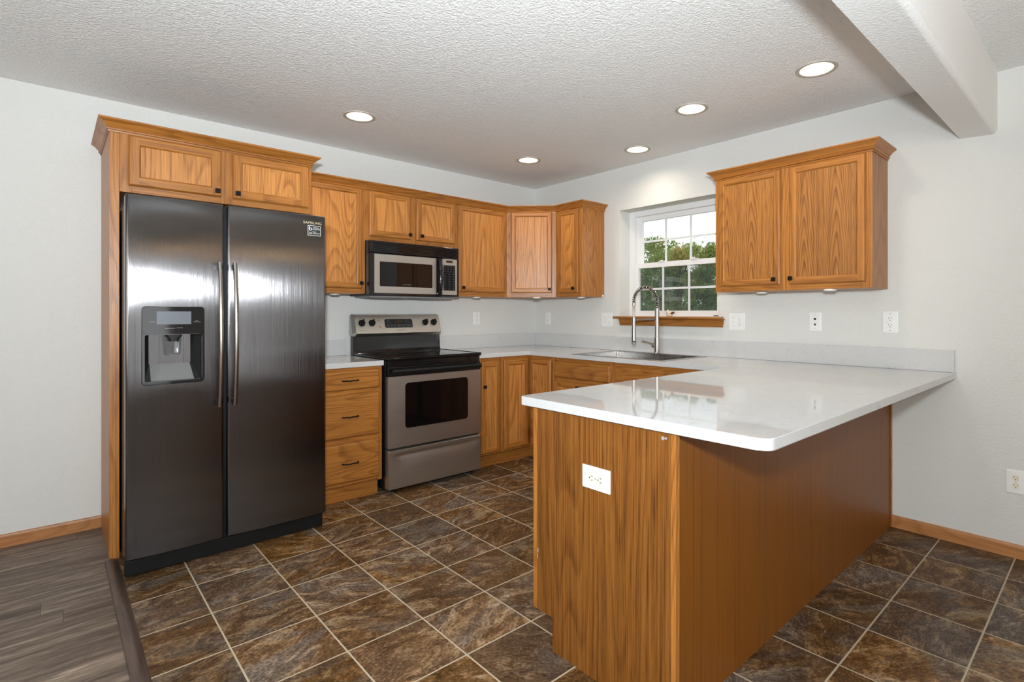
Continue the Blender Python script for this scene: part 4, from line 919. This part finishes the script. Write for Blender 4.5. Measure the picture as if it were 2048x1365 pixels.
for p, l in zip(LAMPS[1:], LL[1:]): dup(r, (*p, H), l)

# ------------------------------------------------------------------ dining chandelier behind the viewer (seen only as warm gleams in the steel)
r = thing('chandelier', 'brass chandelier with five warm candle bulbs behind the viewer', 'chandelier', (-1.7, -6.0, H))
obj('stem', B().lathe([(.055, 0), (.05, -.025), (.008, -.03), (.008, -.42), (.03, -.44), (.04, -.48), (.02, -.53), (.001, -.55)], n=20), 'brass', r)
for k in range(5):
    a = 2*math.pi*k/5; ca, sa = math.cos(a), math.sin(a)
    am = obj('arm', B().tube([(.02*ca, .02*sa, -.48), (.10*ca, .10*sa, -.53), (.19*ca, .19*sa, -.53), (.22*ca, .22*sa, -.49)], .006, 8), 'brass', r)
    obj('bulb', B().lathe([(.010, -.49), (.012, -.45), (.022, -.42), (.018, -.39), (.001, -.365)], (.22*ca, .22*sa, 0), n=14), 'candle', am)

# ------------------------------------------------------------------ outdoors: lawn and trees seen through the window
tag(obj('ground', B().box(.6, 60, -30, 40, -.7, -.6), 'grass'), 'lawn outside the window', **S)
def tree(label, x, y, h, rad, z0, n, mat, seed, ls=.045):
    rnd = random.Random(seed); t = thing('tree', label, 'tree', (x, y, -.6))
    b = B().tube([(0, 0, 0), (.05, .03, h*.3), (-.04, .06, h*.62), (.02, 0, h*.85)], [.16, .12, .07, .03], 8)
    for k in range(7):
        a = rnd.uniform(0, 6.28); zz = h*rnd.uniform(.25, .65); rr_ = rad*rnd.uniform(.5, .8)
        b.tube([(0, 0, zz), (rr_*.5*math.cos(a), rr_*.5*math.sin(a), zz + h*.10), (rr_*math.cos(a), rr_*math.sin(a), zz + h*.2)], [.05, .035, .012], 6)
    obj('trunk', b, 'bark', t)
    lobes = [(rnd.uniform(-.6, .6)*rad, rnd.uniform(-.75, .75)*rad, rnd.uniform(z0 + .2, h - .3), rad*rnd.uniform(.35, .6)) for _ in range(34)]
    bm = bmesh.new()
    for i in range(n):
        lx, ly, lz, lr = rnd.choice(lobes)
        d = Vector((rnd.gauss(0, 1), rnd.gauss(0, 1), rnd.gauss(0, 1))).normalized() * lr * rnd.random()**.45
        p = Vector((lx, ly, lz)) + d
        if p.z > h: p.z = h - rnd.random()*.3
        rt = Euler((rnd.uniform(-.9, .9), rnd.uniform(-.9, .9), rnd.uniform(0, 6.28))).to_matrix() @ Matrix.Rotation(R(rnd.choice((20, 60, 85))), 3, 'X')
        s = ls * rnd.uniform(.6, 1.3)
        bm.faces.new([bm.verts.new(p + rt @ Vector(q)) for q in ((0, -s, 0), (s*.42, -.1*s, .08*s), (0, s, 0), (-s*.42, -.1*s, .08*s))])
    # thin leafy shoots leaning out of the crown's top
    for k in range(70):
        lx, ly, lz, lr = rnd.choice(lobes)
        if lz < h*.62: continue
        q = Vector((lx + rnd.uniform(-lr, lr), ly + rnd.uniform(-lr, lr), lz + lr*.55)); lean = Vector((rnd.uniform(-.5, .5), rnd.uniform(-.8, .2), 1)).normalized()
        for j in range(16):
            p = q + lean * (j*.02) + Vector((rnd.uniform(-1, 1), rnd.uniform(-1, 1), rnd.uniform(-1, 1)))*.045*(1 - j/22)
            rt = Euler((rnd.uniform(-1, 1), rnd.uniform(-1, 1), rnd.uniform(0, 6.28))).to_matrix(); s = ls*rnd.uniform(.5, .9)
            bm.faces.new([bm.verts.new(p + rt @ Vector(w_)) for w_ in ((0, -s*.3, s*.9), (s*.3, 0, 0), (0, s*.2, -s*.8), (-s*.3, 0, 0))])
    obj('foliage', bm, mat, t, smooth=0)
tree('leafy green tree outside, behind the left column of window panes', 11.7, 7.8, 4.55, .66, .6, 17000, 'leaf1', 1)
tree('tree with turning orange leaves outside, behind the middle column of window panes', 12.2, 6.2, 4.3, .62, .6, 15000, 'leaf2', 2)
tree('leafy green tree outside, behind the right column of window panes', 11.8, 4.95, 4.2, .62, .6, 15000, 'leaf1', 3)
tree('leafy green tree outside, just right of the window panes behind the wall cabinet', 12.0, 3.6, 4.0, .62, .6, 8000, 'leaf1', 4)
tree('taller far tree at the left edge of the window view', 16.5, 12.3, 5.2, .9, .5, 14000, 'leaf1', 5, .055)
tree('far green tree seen in the gap between left and middle trees', 16.8, 9.9, 4.7, .9, .5, 14000, 'leaf1', 6, .055)
tree('far yellowing tree seen in the gap between middle and right trees', 16.5, 7.5, 4.6, .9, .5, 14000, 'leaf2', 7, .055)
tree('farthest green tree, showing low through the left column of window panes', 20.5, 13.2, 5.8, 1.5, .5, 16000, 'leaf1', 8, .08)
